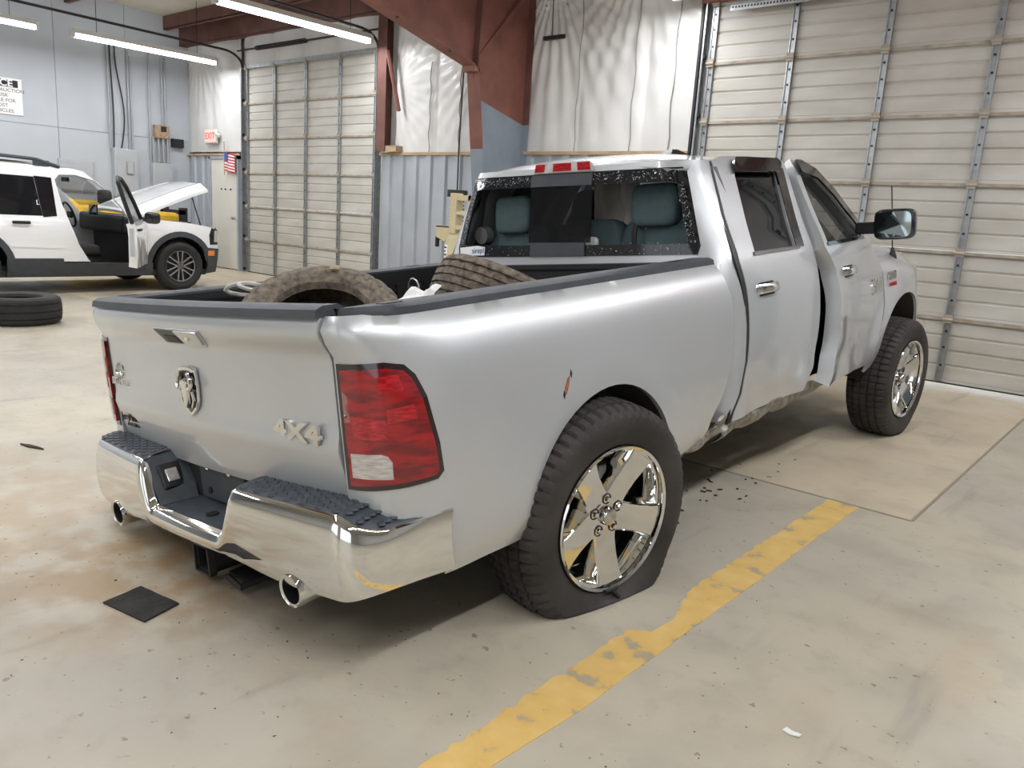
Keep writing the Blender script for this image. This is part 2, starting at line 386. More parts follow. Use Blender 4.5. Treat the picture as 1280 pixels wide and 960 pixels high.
# perforated angle under the header of the near door
pf = MB(); pf.b2((-4.15, WY-.16, 3.52), (-2.62, WY-.155, 3.585)); pf.b2((-4.15, WY-.19, 3.58), (-2.62, WY-.155, 3.585))
pfo = pf.obj('perforated_angle', STEEL, None, smooth=0); pfo.parent = d1; pfo.matrix_parent_inverse = Matrix.Translation((-(-4.40-.74)/2, -(WY-.02), -.02))
hl = MB()
for k in range(44): hl.box((-4.12+k*.034, WY-.161, 3.552), (.016, .003, .02))
ho = hl.obj('slot_holes', BLACK, d1, smooth=0); ho.matrix_parent_inverse = pfo.matrix_parent_inverse; ho['kind'] = 'stuff'
# spring shaft over the far door
sh = MB(); sh.cyl((-13.7, WY-.14, 3.93), (-9.8, WY-.14, 3.93), .016, n=8)
sh.obj('spring_shaft', DARKSTEEL, None).parent = d2; bpy.data.objects['spring_shaft'].matrix_parent_inverse = Matrix.Translation((13.60-1.84, -(WY-.02), -.02))
sp = MB(); pts = [(-13.1+k*.0045, WY-.14+.035*math.cos(k*.9), 3.93+.035*math.sin(k*.9)) for k in range(330)]; sp.tube(pts, .006, 5)
so = sp.obj('torsion_spring', DARKSTEEL, d2); so.matrix_parent_inverse = bpy.data.objects['spring_shaft'].matrix_parent_inverse

# ---- back wall backing behind everything, with door openings left out
wbk = MB()
for a, b in (((WX-.2, 0), (-13.59, 4.9)), ((-9.93, 0), (-4.39, 4.9)), ((-.75, 0), (XR+.2, 4.9)), ((-13.59, 3.62), (-9.93, 4.9)), ((-4.39, 3.64), (-.75, 4.9))):
    wbk.b2((a[0], WY+.06, a[1]), (b[0], WY+.2, b[1]))
wback = struct(wbk.obj('wall_back', VINYL, smooth=0))
# draped vinyl insulation bays (wrinkled sheet), ribbed steel wainscot, pine rail
def drape(x0, x1, z0, z1, seed, nodes):
    def fn(u, v):
        x = x0+(x1-x0)*u; z = z0+(z1-z0)*v; d = 0
        for (nx, nz_, amp, fr) in nodes:
            dx, dz = x-nx, nz_-z; r = math.hypot(dx, dz)+.05; th = math.atan2(dx, dz)
            d += amp*math.sin(th*fr+seed)*math.exp(-r/1.1)*min(1, r/.15)
        d += .018*noise.noise((x*2.2+seed, z*.5, seed))+.007*noise.noise((x*9, z*1.2, seed*2))
        pil = min(1., abs(math.sin(PI*(x-x0)/.92)))**.5
        return (x, WY-.02-.05*pil-d, z)
    return MB().grid(int((x1-x0)*45), int((z1-z0)*30), fn)
drape(-7.0, -4.52, 2.13, 4.5, 1.3, ((-6.55, 4.3, .032, 40), (-5.3, 4.4, .022, 34))).obj('vinyl_insulation', VINYL, wback, smooth=60)
drape(-9.5, -7.0, 2.13, 4.5, 4.1, ((-9.6, 3.1, .006, 36), (-7.5, 3.6, .012, 40))).obj('vinyl_insulation', VINYL, wback, smooth=60)
drape(WX, -13.72, 2.2, 4.4, 7.7, ((-15.2, 4.2, .02, 30),)).obj('vinyl_insulation', VINYL, wback, smooth=60)
drape(-13.66, -9.86, 3.70, 4.4, 2.2, ()).obj('vinyl_insulation', VINYL, wback, smooth=60)
for x, z0, z1 in ((-5.30, 2.13, 4.4), (-6.1, 2.13, 4.3), (-4.78, 2.13, 4.4), (-8.7, 2.13, 3.4), (-8.1, 2.13, 3.3)):
    MB().tube([(x+.015*math.sin(k*1.7), WY-.083, z0+(z1-z0)*k/12) for k in range(13)], .007, 5).obj('seam_tape', mat('grimy_seam', (.30, .29, .27), .8), wback)
def corrugated(x0, x1, z0, z1, y, parent, pitch=.3):
    prof = []; x = x0
    while x < x1-.01:
        prof += [(x, 0), (x+pitch*.34, 0), (x+pitch*.42, .035), (x+pitch*.72, .035), (x+pitch*.80, 0)]; x += pitch
    prof = [p for p in prof if p[0] < x1]+[(x1, 0)]; n = len(prof); mb = MB()
    mb.add([(a, y-d, z0) for a, d in prof]+[(a, y-d, z1) for a, d in prof]+[(a, y+.01, z0) for a, d in prof]+[(a, y+.01, z1) for a, d in prof],
           [(i, i+1, n+i+1, n+i) for i in range(n-1)]+[(2*n+i, 3*n+i, 3*n+i+1, 2*n+i+1) for i in range(n-1)]+[(n+i, n+i+1, 3*n+i+1, 3*n+i) for i in range(n-1)])
    return mb.obj('corrugated_sheet', CORR, parent, smooth=0)
for a, b in ((WX+.02, -14.92), (-9.78, -8.88), (-8.88, -7.98), (-7.98, -7.0), (-7.0, -6.1), (-6.1, -5.2), (-5.2, -4.5)):
    corrugated(a, b, 0, 2.13, WY-.03, wback)
for a, b in ((WX+.02, -13.75), (-9.78, -7.02), (-6.9, -4.5)):
    MB().b2((a, WY-.09, 2.13), (b, WY-.0, 2.17)).obj('wainscot_rail', WOOD, wback, smooth=0)
# personnel door with exit sign and small flag
pd = struct(empty('door_3', (-14.3, WY-.04, 0)))
MB().b2((-.50, -.03, .02), (.42, .02, 2.06)).obj('door_leaf', DOORWHITE, pd, smooth=0, bevel=.004)
fr_ = MB(); fr_.b2((-.57, -.05, 0), (-.51, .03, 2.12)); fr_.b2((.43, -.05, 0), (.49, .03, 2.12)); fr_.b2((-.57, -.05, 2.065), (.49, .03, 2.12)); fr_.obj('door_frame', CORR, pd, smooth=0)
kn = MB(); kn.cyl((.34, -.03, .98), (.34, -.08, .98), .012, n=10); kn.cyl((.34, -.075, .98), (.34, -.105, .98), .03, .024, n=14); kn.obj('knob', STEEL, pd)
for k in range(3): MB().cyl((-.12+.14*k+(.05 if k == 2 else 0), -.05, 1.52), (-.12+.14*k+(.05 if k == 2 else 0), -.03, 1.50), .014, n=8).obj('hook', DARKSTEEL, pd)
ex = MB(); ex.b2((-14.86, WY-.17, 2.36), (-14.50, WY-.12, 2.60)); eo = tag(empty('exit_sign', (0, 0, 0)), 'small glowing red exit sign above the white personnel door', 'exit sign')
eo.location = (-14.68, WY-.1, 2.48)
MB().b2((-.2, -.05, -.125), (.2, 0, .125)).obj('housing', LAMPBODY, eo, smooth=0, bevel=.006)
MB().b2((-.18, -.056, -.105), (.18, -.05, .105)).obj('sign_face', EXITM, eo, smooth=0)
text('lettering', 'EXIT', .17, REDINK, eo, frame((0, -.058, 0), (1, 0, 0), (0, 0, 1)), .001)
eb = MB(); eb.cyl((.27, -.04, .02), (.27, -.09, .0), .045, .055, n=14); eb.b2((.2, -.03, -.02), (.27, 0, .05)); eb.obj('emergency_lamp', LAMPBODY, eo)
fg = tag(empty('small_flag', (-14.02, WY-.12, 2.02)), 'small stars and stripes flag hung beside the white door', 'flag')
fc = MB(); 
def wav(u, v): return (-.17+.34*u, .02*math.sin(u*9)-.02, -.17+.34*v-.05*u)
for k in range(7):
    MB().grid(10, 1, lambda u, v: wav(u, (2*k+v)/13)).obj('red_stripe', RED, fg, fix=False)
    if k < 6: MB().grid(10, 1, lambda u, v: wav(u, (2*k+1+v)/13)).obj('white_stripe', PAPER, fg, fix=False)
MB().grid(6, 4, lambda u, v: (wav(u*.42, .54+.46*v)[0], wav(u*.42, .54+.46*v)[1]-.004, wav(u*.42, .54+.46*v)[2])).obj('blue_canton', BLUEINK, fg, fix=False)
MB().cyl((-.18, -.02, -.25), (-.18, -.02, .36), .009, n=8).obj('staff', WOOD, fg)
# steel jamb post, then a dark shade strip beside the near door
for x in (-9.64,):
    mb = MB(); mb.b2((x-.1, WY-.20, 2.18), (x+.1, WY-.19, 4.3)); mb.b2((x-.01, WY-.19, 2.18), (x+.01, WY, 4.3)); mb.obj('jamb_post_and_shade', BROWNIRON, wback, smooth=0)
MB().b2((-4.515, WY-.09, 0), (-4.485, WY+.03, 4.3)).obj('jamb_post_and_shade', DARKSTEEL, wback, smooth=0)  # thin dark strip in place of the shadow line at the door edge
MB().b2((-4.5, WY-.14, 3.68), (-.6, WY-.02, 3.86)).obj('door_header', REDIRON, wback, smooth=0)
br = MB(); br.tube([(-9.52, WY-.2, 3.6), (-9.28, WY-.16, 2.75)], .03, 6); br.obj('sag_brace', REDIRON, wback)
MB().b2((-9.55, WY-.18, 2.17), (-9.3, WY-.05, 2.26)).obj('wood_block', WOOD, wback, smooth=0)
# hanging bracket on the vinyl
hb = MB(); hb.b2((-6.66, WY-.13, 3.50), (-6.33, WY-.10, 3.545)); hb.tube([(-6.55, WY-.12, 4.2), (-6.52, WY-.12, 3.5)], .006, 5); hb.obj('hanging_bracket', DARKSTEEL, wback)
# cables hanging beside the compressor
cb = MB(); cb.tube([(-7.62, WY-.12, 2.35), (-7.64, WY-.14, 1.9), (-7.55, WY-.2, 1.55)], .012, 6); cb.tube([(-8.02, WY-.1, 4.0), (-8.05, WY-.12, 2.2), (-8.03, WY-.12, .4)], .01, 6); cb.obj('cable', WIRE, wback)

# ---- left wall of painted panels
wl = struct(MB().b2((WX-.25, YB-.2, 0), (WX-.03, WY+.2, 6)).obj('wall_left', WALLGREY, smooth=0))
y = WY-.02
while y > -3:
    y2 = y-1.22
    MB().b2((WX-.03, y2+.004, 0), (WX, y-.004, 2.385)).obj('wall_panel', WALLGREY, wl, smooth=0)
    MB().b2((WX-.03, y2+.004, 2.393), (WX, y-.004, 4.9)).obj('wall_panel', WALLGREY, wl, smooth=0); y = y2
MB().b2((WX, WY-.42, 2.26), (WX+.10, WY-.2, 2.42)).obj('wall_vent', BLACK, wl, smooth=0)
def wlbox(name, y0, y1, z0, z1, d, mt, parts=()):
    o = empty(name, (WX+.006, (y0+y1)/2, (z0+z1)/2)); w, h = y1-y0, z1-z0
    MB().b2((0, -w/2, -h/2), (d, w/2, h/2)).obj('enclosure', mt, o, smooth=0, bevel=.008)
    MB().b2((d, -w/2+.03, -h/2+.03), (d+.012, w/2-.03, h/2-.03)).obj('cover', mt, o, smooth=0, bevel=.004); return o
e1 = tag(wlbox('electrical_panel', 6.68, 7.12, 1.25, 2.13, .14, BOXGREY), 'tall grey breaker panel on the wall above the raised white hood', 'electrical panel')
dial = MB(); dial.b2((.152, -.02, -.02), (.175, .12, .22)); dial.obj('meter_window', STEEL, e1, smooth=0, bevel=.02)
MB().b2((.175, .0, .0), (.18, .10, .20)).obj('meter_glass', BOXGREY, e1, smooth=0)
e2 = tag(wlbox('disconnect_box', 7.40, 7.80, 1.45, 1.93, .14, BOXGREY), 'smaller grey disconnect box under three conduits near the corner', 'electrical box')
e3 = tag(wlbox('wall_board', 5.75, 6.35, 1.3, 1.86, .03, BOARDGREY), 'flat pale grey board on the wall behind the white car roof', 'board')
jb = tag(empty('junction_box', (WX+.006, 7.62, 2.52)), 'rusty tan junction box where three grey conduits end', 'junction box')
MB().b2((0, -.14, -.12), (.1, .14, .12)).obj('box_body', mat('tan_rust', (.45, .32, .2), .7, 0, .4, 20), jb, smooth=0, bevel=.006)
MB().b2((.1, -.03, .0), (.104, .08, .1)).obj('knockout', BLACK, jb, smooth=0)
for k, yy in enumerate((-.16, -.06, .03, .12)): MB().cyl((.05, yy, -.1), (.05, yy, -.57), .024, n=8).obj('conduit', CONDUIT, jb)
for i, (yy, z0, z1, bend) in enumerate(((6.66, 2.13, 4.0, 0), (6.72, 2.16, 4.05, .015), (6.86, 2.16, 3.95, .07), (7.02, 2.13, 3.9, 0), (7.07, 2.13, 3.8, 0), (7.41, 2.0, 4.0, 0), (7.66, 2.67, 3.9, 0), (7.72, 2.67, 3.9, 0))):
    pts = [(WX+.05, yy+bend*math.sin(k/10*5), z0-.02+(z1-z0+.02)*k/10) for k in range(11)]
    ob = MB().tube(pts, .016 if i not in (1, 2) else .014, 7).obj('conduit_pipe' if i not in (1, 2) else 'power_cable', CONDUIT if i not in (1, 2) else WIRE, None)
    tag(ob, ['leftmost grey conduit rising from the breaker panel', 'straighter black cable rising from the breaker panel', 'wavy black cable drooping into the breaker panel', 'grey conduit at the right side of the breaker panel', 'rightmost short grey conduit on the breaker panel',
             'single grey conduit between breaker panel and junction box', 'left grey conduit rising from the tan junction box', 'right grey conduit rising from the tan junction box'][i], 'conduit' if i not in (1, 2) else 'cable', 'conduits on the left wall')
sg = tag(empty('notice_sign', (WX+.012, 4.68, 2.80)), 'white notice sign with black heading on grey wall', 'sign')
MB().b2((-.01, -.56, -.295), (.008, .56, .295)).obj('sign_plate', PAPER, sg, smooth=0, bevel=.004)
MB().b2((.008, -.5, .15), (.0095, .5, .265)).obj('heading_band', INK, sg, smooth=0)
fx = lambda yy, zz: frame((.0105, yy, zz), (0, 1, 0), (0, 0, 1))
text('heading', 'NOTICE', .15, PAPER, sg, fx(.12, .207), .0008, bold=.004, sx=1.1)
for k, t in enumerate(('VEHICLES LEFT ON AUCTION', 'LOT AT OWNERS RISK', 'WE ARE NOT LIABLE FOR', 'PERSONAL, LOST', 'OR DAMAGED VEHICLES.')):
    xs0 = -.50 if k != 3 else -.30
    for wd_ in t.split():
        o = text('sign_word', wd_, .078, INKGREY, sg, fx(xs0, .095-.083*k), .0006, align='LEFT', sx=1.05); xs0 += max(v.co.x for v in o.data.vertices)+.028

# ---- ceiling, purlins, rigid frames
cl = MB(); cl.add([(WX-.2, WY+.2, ceil_z(WY+.2)), (XR+.2, WY+.2, ceil_z(WY+.2)), (XR+.2, YB-.2, ceil_z(YB)), (WX-.2, YB-.2, ceil_z(YB)),
        (WX-.2, WY+.2, ceil_z(WY)+.2), (XR+.2, WY+.2, ceil_z(WY)+.2), (XR+.2, YB-.2, ceil_z(YB)+.2), (WX-.2, YB-.2, ceil_z(YB)+.2)], [(0, 1, 2, 3), (4, 7, 6, 5), (0, 4, 5, 1), (1, 5, 6, 2), (2, 6, 7, 3), (3, 7, 4, 0)])
ceil = struct(cl.obj('ceiling', CEIL, smooth=0))
y = 7.75
while y > -8:
    z = ceil_z(y)-.005
    p = MB(); p.b2((WX, y-.008, z-.24), (XR, y+.008, z)); p.b2((WX, y-.008, z-.24), (XR, y+.075, z-.225)); p.obj('purlin', BROWNIRON, ceil, smooth=0); y -= 1.75
ev = MB(); ev.b2((WX, WY-.2, 4.16), (XR, WY-.18, 4.5)); ev.b2((WX, WY-.2, 4.16), (XR, WY, 4.18)); ev.obj('eave_strut', BROWNIRON, ceil, smooth=0)
def rigid_frame(x):
    root = struct(empty('trim_%d' % (1 if x < -2 else 2), (x, WY, 0)))
    # tapered column web (y,z): outer flange at the wall, inner flange leaning in
    yi = lambda z: -.62-.42*min(z, 3.05)/3.05
    th = .012
    def plate(poly, name, mt, t=th):
        MB().prism(poly, lambda u, v, w: (-t/2+w, u, v), t).obj(name, mt, root, smooth=0)
    split = (2.72, 2.50)
    plate([(-.08, 0), (-.08, split[1]), (yi(split[0]), split[0]), (yi(0), 0)], 'column_web', COLGREY)
    plate([(-.08, split[1]), (-.08, 4.3), (-1.0, 4.4), (-1.06, 3.05), (yi(split[0]), split[0])], 'knee_web', REDIRON)
    plate([(-1.0, 4.4), (-4.9, 4.55), (-4.9, 3.98), (-1.06, 3.05)], 'rafter_web', REDIRON)
    plate([(-4.9, 4.55), (-16.9, 5.2), (-16.9, 4.7), (-4.9, 3.98)], 'rafter_web', REDIRON)
    def flange(a, b, name, mt, w=.2, t=.016):
        a, b = Vector((0, *a)), Vector((0, *b)); d = (b-a); n = Vector((0, -d.z, d.y)).normalized()*t/2
        mb = MB(); mb.add([(sx*w/2, (p+s*n).y, (p+s*n).z) for p in (a, b) for s in (-1, 1) for sx in (-1, 1)], [(0, 1, 3, 2), (4, 6, 7, 5), (0, 4, 5, 1), (2, 3, 7, 6), (0, 2, 6, 4), (1, 5, 7, 3)]); mb.obj(name, mt, root, smooth=0)
    flange((-.07, 0), (-.07, 2.5), 'outer_flange', COLGREY); flange((-.07, 2.5), (-.07, 4.3), 'outer_flange', BROWNIRON)
    flange((yi(0), 0), (yi(2.12), 2.12), 'inner_flange', COLGREY); flange((yi(2.12), 2.12), (yi(3.05), 3.05), 'inner_flange', REDIRON)
    flange((-1.06, 3.05), (-4.9, 3.98), 'rafter_flange', REDIRON, .2); flange((-4.9, 3.98), (-16.9, 4.7), 'rafter_flange', REDIRON, .2)
    flange((-1.06, 3.05), (-1.0, 4.4), 'stiffener', BROWNIRON, .2)
    b = MB(); b.tube([(-.02, -1.02, 3.1), (.05, -.2, 4.05)], .035, 4); b.obj('knee_brace', REDIRON, root, smooth=0)
    pl = MB(); pl.b2((-.1, -1.12, 2.99), (.1, -.98, 3.06)); pl.obj('knee_plate', REDIRON, root, smooth=0)
    for yy in (-1.5, -2.3, -3.2): MB().cyl((.06, yy, 3.05+(-yy-1.06)*.242-.014), (.06, yy, 3.05+(-yy-1.06)*.242-.03), .014, n=6).obj('bolt', DARKSTEEL, root)
rigid_frame(-6.96); rigid_frame(.55)
# unseen right wall, and rear wall with two open doorways that let the daylight in
struct(MB().b2((XR, YB-.2, 0), (XR+.2, WY+.2, 6)).obj('wall_right', VINYL, smooth=0))
rw = MB(); rw.b2((WX, YB-.2, 0), (-9, YB, 6)); rw.b2((-4.5, YB-.2, 0), (-2.5, YB, 6)); rw.b2((3, YB-.2, 0), (XR, YB, 6)); rw.b2((-9, YB-.2, 4.2), (-4.5, YB, 6)); rw.b2((-2.5, YB-.2, 4.2), (3, YB, 6))
struct(rw.obj('wall_rear', VINYL, smooth=0))

# ---- fluorescent strips
def strip(x, y0, y1, z, label, vis=True):
    o = tag(empty('fluorescent_light', (x, (y0+y1)/2, z)), label, 'ceiling light', 'fluorescent strip lights'); L = y1-y0
    hs = MB(); hs.box((0, 0, .075), (.11, L, .07), taper=(.7, 1)); hs.obj('housing', LAMPBODY, o, smooth=0)
    for s in (-1, 1): MB().b2((-.05, s*L/2-.03, -.02), (.05, s*L/2+.02, .09)).obj('end_cap', LAMPBODY, o, smooth=0)
    for s in (-1, 1): MB().cyl((s*.026, -L/2+.03, 0), (s*.026, L/2-.03, 0), .021, n=12).obj('tube', TUBE, o)
    for s in (-1, 1): MB().tube([(0, s*L*.35, .1), (0, s*L*.35, ceil_z((y0+y1)/2)-z)], .005, 5).obj('hanger', DARKSTEEL, o)
    ld = bpy.data.lights.new('tube_light', 'AREA'); ld.shape = 'RECTANGLE'; ld.size = .14; ld.size_y = L; ld.energy = LAMP_W; ld.color = (.97, .98, 1.0)
    lo = bpy.data.objects.new('tube_light', ld); COL.objects.link(lo); lo.parent = o; lo.location = (0, 0, -.03)
lab = {(-14.0, 0): 'long fluorescent strip over the white car beside the grey wall', (-14.0, 1): 'fluorescent strip cut by the top left picture edge', (-9.7, 0): 'large fluorescent strip hanging in front of the far cream door', (-4.65, 0): 'fluorescent strip whose end shows at top above the white wall'}
for x in (-14.0, -9.7, -4.65, .4):
    for k in range(4):
        y1 = 7.87-k*2.93
        strip(x, y1-2.42, y1, 3.69, lab.get((x, k), 'fluorescent strip light hanging overhead outside the picture'))
# ================================================================== PICKUP TRUCK
T_POS = Vector((-2.413, 2.580, -.309))
ty, tp, tr_ = math.radians(-.216), math.radians(4.069), math.radians(-5.604)
T_ROT = Matrix.Rotation(ty, 4, 'Z') @ Matrix.Rotation(tp, 4, 'X') @ Matrix.Rotation(tr_, 4, 'Y')
T_M = Matrix.Translation(T_POS) @ T_ROT
truck = tag(empty('pickup_truck'), 'silver pickup truck with flat rear tire and broken rear window', 'pickup truck')
truck.matrix_world = T_M
CABZ = ((.40, .89), (.50, .93), (.60, .965), (.80, .985), (1.0, .995), (1.15, .99), (1.25, .975), (1.36, .945), (1.40, .93), (1.84, .725), (1.90, .69), (2.1, .5))
BEDZ = ((.50, .94), (.60, .962), (.62, .975), (.80, .987), (1.0, .995), (1.14, .997), (1.20, .992), (1.26, .972), (1.32, .945), (1.355, .915), (1.375, .885))
TGZ = ((.79, .030), (.83, .018), (.90, .004), (.955, -.008), (.975, -.013), (.99, -.009), (1.02, -.001), (1.10, .0), (1.235, 0.), (1.25, -.002), (1.27, -.014), (1.30, -.036), (1.316, -.043), (1.345, -.036), (1.372, -.018))
def smooth_tab(tab, z, h=.025): return (lerp_table(z-h, tab)+2*lerp_table(z, tab)+lerp_table(z+h, tab))/4
RA, FA = (-.170, .545, .462, .455), (3.45, .50, .50, .465)      # wheel arches: centre y, z, radii
def flare(y, z):
    f = 0
    for cy, cz, a, b in (RA, FA):
        r = math.hypot((y-cy)/a, (z-cz)/b); f += .024*math.exp(-((r-1.0)/.30)**2) if r > 1 else .024
    return f*smoothstep(.45, .7, z)*(1-smoothstep(1.1, 1.25, z))
def crumple(y, z):
    k = smoothstep(.95, .62, z)*smoothstep(.25, .7, y)*smoothstep(2.9, 1.9, y)
    return k*(.030*noise.noise((y*4.5, z*7, 1.7))-.018*k) 
def side_x(y, z):
    x = smooth_tab(CABZ, z)+flare(y, z)+crumple(y, z)
    if y > 3.5: x -= .16*((y-3.5)/.8)**2.2
    return x
LC = .42
def bed_fn(s):
    def fn(u, v):
        d = .997-smooth_tab(BEDZ, v, .018)
        if u < LC:
            t = max(0., u)/LC*PI/2; a, b = .239-d, .295-d*.1
            x = .758+a*math.sin(t)**.8; y = -.85-b*max(0., math.cos(t))**.8
            y += smooth_tab(TGZ, v, .008)*smoothstep(1.2, 1.25, v)*math.cos(t)
            y0 = y
            x += flare(-.85+(u-LC), v)
        else:
            y = -.85+(u-LC); x = .997-d+flare(y, v)
            k = smoothstep(.9, .62, v)*smoothstep(.25, .7, y); x += k*(.03*noise.noise((y*7, v*8, 4.2))-.02*k)
        return (s*x, y, v)
    return fn
def arch_pts(A, z_a, z_b, n=26):
    cy, cz, a, b = A; t0 = PI-math.asin(max(-1, min(1, (z_a-cz)/b))); t1 = math.asin(max(-1, min(1, (z_b-cz)/b)))
    return [(cy+a*math.cos(t0+(t1-t0)*k/n), cz+b*math.sin(t0+(t1-t0)*k/n)) for k in range(n+1)]
U = lambda y: LC+(y+.85)
u96 = .80*LC
def bed_outline(damaged):
    front = [(.60, .59), (.70, .665), (.80, .83), (.845, 1.0), (.845, 1.18), (.83, 1.34)] if damaged else [(.83, .58), (.84, .83), (.845, 1.18), (.83, 1.34)]
    return [(0, .74), (u96, .74), (u96, .575)]+[(U(y), z) for y, z in arch_pts(RA, .575, .60)]+[(U(.33), .585)]+[(U(y), z) for y, z in front]+[(U(.82), 1.372), (0, 1.365)]
tl_out = [(.006, .862), (.10, .868), (.22, .876), (.315, .885), (.334, .905), (.326, .99), (.297, 1.13), (.270, 1.195), (.242, 1.224), (.18, 1.234), (.006, 1.230)]
def inset(poly, d):
    cx = sum(p[0] for p in poly)/len(poly); cy = sum(p[1] for p in poly)/len(poly)
    n = len(poly); out_ = []
    for i in range(n):
        a, b, c_ = Vector(poly[i-1]), Vector(poly[i]), Vector(poly[(i+1) % n]); e1, e2 = (b-a).normalized(), (c_-b).normalized()
        n1, n2 = Vector((-e1.y, e1.x)), Vector((-e2.y, e2.x)); q = (n1+n2); q = q/max(.3, q.length_squared)*2; out_.append(tuple(b+q*d))
    return out_
def offset_fn(fn, d, sgn):
    def g(u, v):
        e = 2e-3; p = Vector(fn(u, v)); n = (Vector(fn(u+e, v))-Vector(fn(u-e, v))).cross(Vector(fn(u, v+e))-Vector(fn(u, v-e))).normalized(); return p+n*d*sgn
    return g
for s in (1, -1):
    fn = bed_fn(s)
    bs = panel(MB(), bed_outline(s > 0), fn, .04, .018, sgn=s, holes=[[(p[0], p[1]) for p in inset(tl_out, .012)]]).obj('bedside', SILVER, truck, smooth=50)
    tl = panel(MB(), tl_out, offset_fn(fn, .004, s), .03, .03, sgn=s).obj('tail_light', LENSBEZ, truck, smooth=50); tl['label'] = 'red wraparound tail light with clear reverse lens'
    panel(MB(), inset(tl_out, .016), offset_fn(fn, .010, s), .025, .008, sgn=s).obj('red_lens', REDLENS, tl, smooth=50)
    panel(MB(), [(.035, .905), (.175, .905), (.175, .955), (.162, .972), (.14, .978), (.035, .976)], offset_fn(fn, .0125, s), .02, .006, sgn=s).obj('reverse_lens', CLEARLENS, tl, smooth=50)
    panel(MB(), [(.17, 1.065), (.262, 1.075), (.255, 1.115), (.17, 1.105)], offset_fn(fn, .0118, s), .02, .004, sgn=s).obj('side_reflector', REDBRIGHT, tl, smooth=50)
    panel(MB(), [(.05, 1.02), (.165, 1.02), (.165, 1.075), (.05, 1.085)], offset_fn(fn, .0116, s), .02, .004, sgn=s).obj('stop_lens', REDBRIGHT, tl, smooth=50)
    panel(MB(), [(.15, 1.15), (.228, 1.155), (.218, 1.20), (.15, 1.195)], offset_fn(fn, .0116, s), .02, .004, sgn=s).obj('marker_lens', REDBRIGHT, tl, smooth=50)
    # wheel house liner
    wh = MB(); A = RA; n = 20
    pts = arch_pts((A[0], A[1], A[2]+.01, A[3]+.01), .58, .58, n)
    wh.add([(s*.98, y, z) for y, z in pts]+[(s*.62, y, z) for y, z in pts], [(i, i+1, n+2+i, n+1+i) for i in range(n)]+[tuple(range(n+1, 2*n+2))]); wh.obj('wheel_house', BLACK, truck, fix=False)
    wh = MB(); pts = arch_pts((FA[0], FA[1], FA[2]+.01, FA[3]+.01), .45, .45, n)
    wh.add([(s*(side_x(y, z)-.02), y, z) for y, z in pts]+[(s*.55, y, z) for y, z in pts], [(i, i+1, n+2+i, n+1+i) for i in range(n)]+[tuple(range(n+1, 2*n+2))]); wh.obj('wheel_house', BLACK, truck, fix=False)
    # rail cap
    rc = MB(); pr = [(.78, 1.355), (.785, 1.378), (.80, 1.386), (.885, 1.386), (.908, 1.376), (.912, 1.355)]
    ys = [-1.145, -1.13, -1.11, -1.085, -1.05, -1.01, -.96, -.90]+[-.84+.08*k for k in range(21)]+[.83]; m_ = len(pr)
    def lim(y):
        c_ = max(0., min(1., (-.85-y)/.295))**1.25; return max(.792, .758+.156*math.sqrt(max(0, 1-c_*c_))**.8)
    rc.add([(s*min(a, lim(y)-(.912-a)*.35 if a > .8 else a), y, b) for y in ys for a, b in pr], [(i*m_+j, (i+1)*m_+j, (i+1)*m_+(j+1) % m_, i*m_+(j+1) % m_) for i in range(len(ys)-1) for j in range(m_)]+[tuple(range(m_)), tuple(range((len(ys)-1)*m_, len(ys)*m_))])
    rc.obj('rail_cap', PLASTIC, truck, smooth=35)
    for yy in (-1.0, .60): MB().b2((s*.83, yy-.035, 1.384), (s*.865, yy+.035, 1.3885)).obj('stake_pocket', BLACK, truck, smooth=0)
    # inner bed wall with ribs
    iw = MB(); iw.b2((s*.775, -1.12, .88), (s*.80, .80, 1.37)); 
    for k in range(9): iw.b2((s*.76, -1.0+k*.20, .98), (s*.78, -.9+k*.20, 1.30))
    for k in range(7): iw.b2((s*.765, .38, 1.02+.04*k), (s*.78, .76, 1.04+.04*k))
    iw.obj('bed_inner_wall', LINER, truck, smooth=0)
    wb_ = MB(); n = 12; pts = [(-.185+.47*math.cos(PI*k/n), .86+.22*math.sin(PI*k/n)**.6) for k in range(n+1)]
    wb_.add([(s*.78, y, z) for y, z in pts]+[(s*.57, y, z) for y, z in pts], [(i, i+1, n+2+i, n+1+i) for i in range(n)]+[tuple(range(n+1, 2*n+2))]); wb_.obj('wheel_well_cover', LINER, truck)
bf = MB(); bf.b2((-.80, -1.12, .845), (.80, .82, .88))
for k in range(11): bf.b2((-.72+.14*k, -1.1, .88), (-.65+.14*k, .78, .892))
bf.obj('bed_floor', LINER, truck, smooth=0)
bh = MB(); bh.b2((-.90, .775, .86), (.90, .82, 1.352)); bh.b2((-.90, .765, 1.345), (.90, .83, 1.368)); bh.obj('bed_front_wall', LINER, truck, smooth=0)
fr2 = MB()
for s in (-1, 1): fr2.b2((s*.42, -1.05, .50), (s*.52, 4.0, .64))
for y in (-.9, .5, 1.6, 2.6): fr2.b2((-.5, y, .52), (.5, y+.1, .62))
fr2.obj('chassis_frame', DARKSTEEL, truck, smooth=0)
ax = MB(); ax.cyl((-.80, -.21, .50), (.80, -.21, .50), .045, n=12); ax.cyl((0, -.35, .50), (0, -.07, .50), .14, n=16); ax.cyl((0, -.1, .52), (0, 2.0, .56), .04, n=10); ax.obj('rear_axle', DARKSTEEL, truck)
fxl = MB(); fxl.cyl((-.8, 3.42, .40), (.8, 3.42, .40), .045, n=12); fxl.box((0, 3.3, .55), (.7, .7, .45)); fxl.obj('front_suspension', DARKSTEEL, truck)

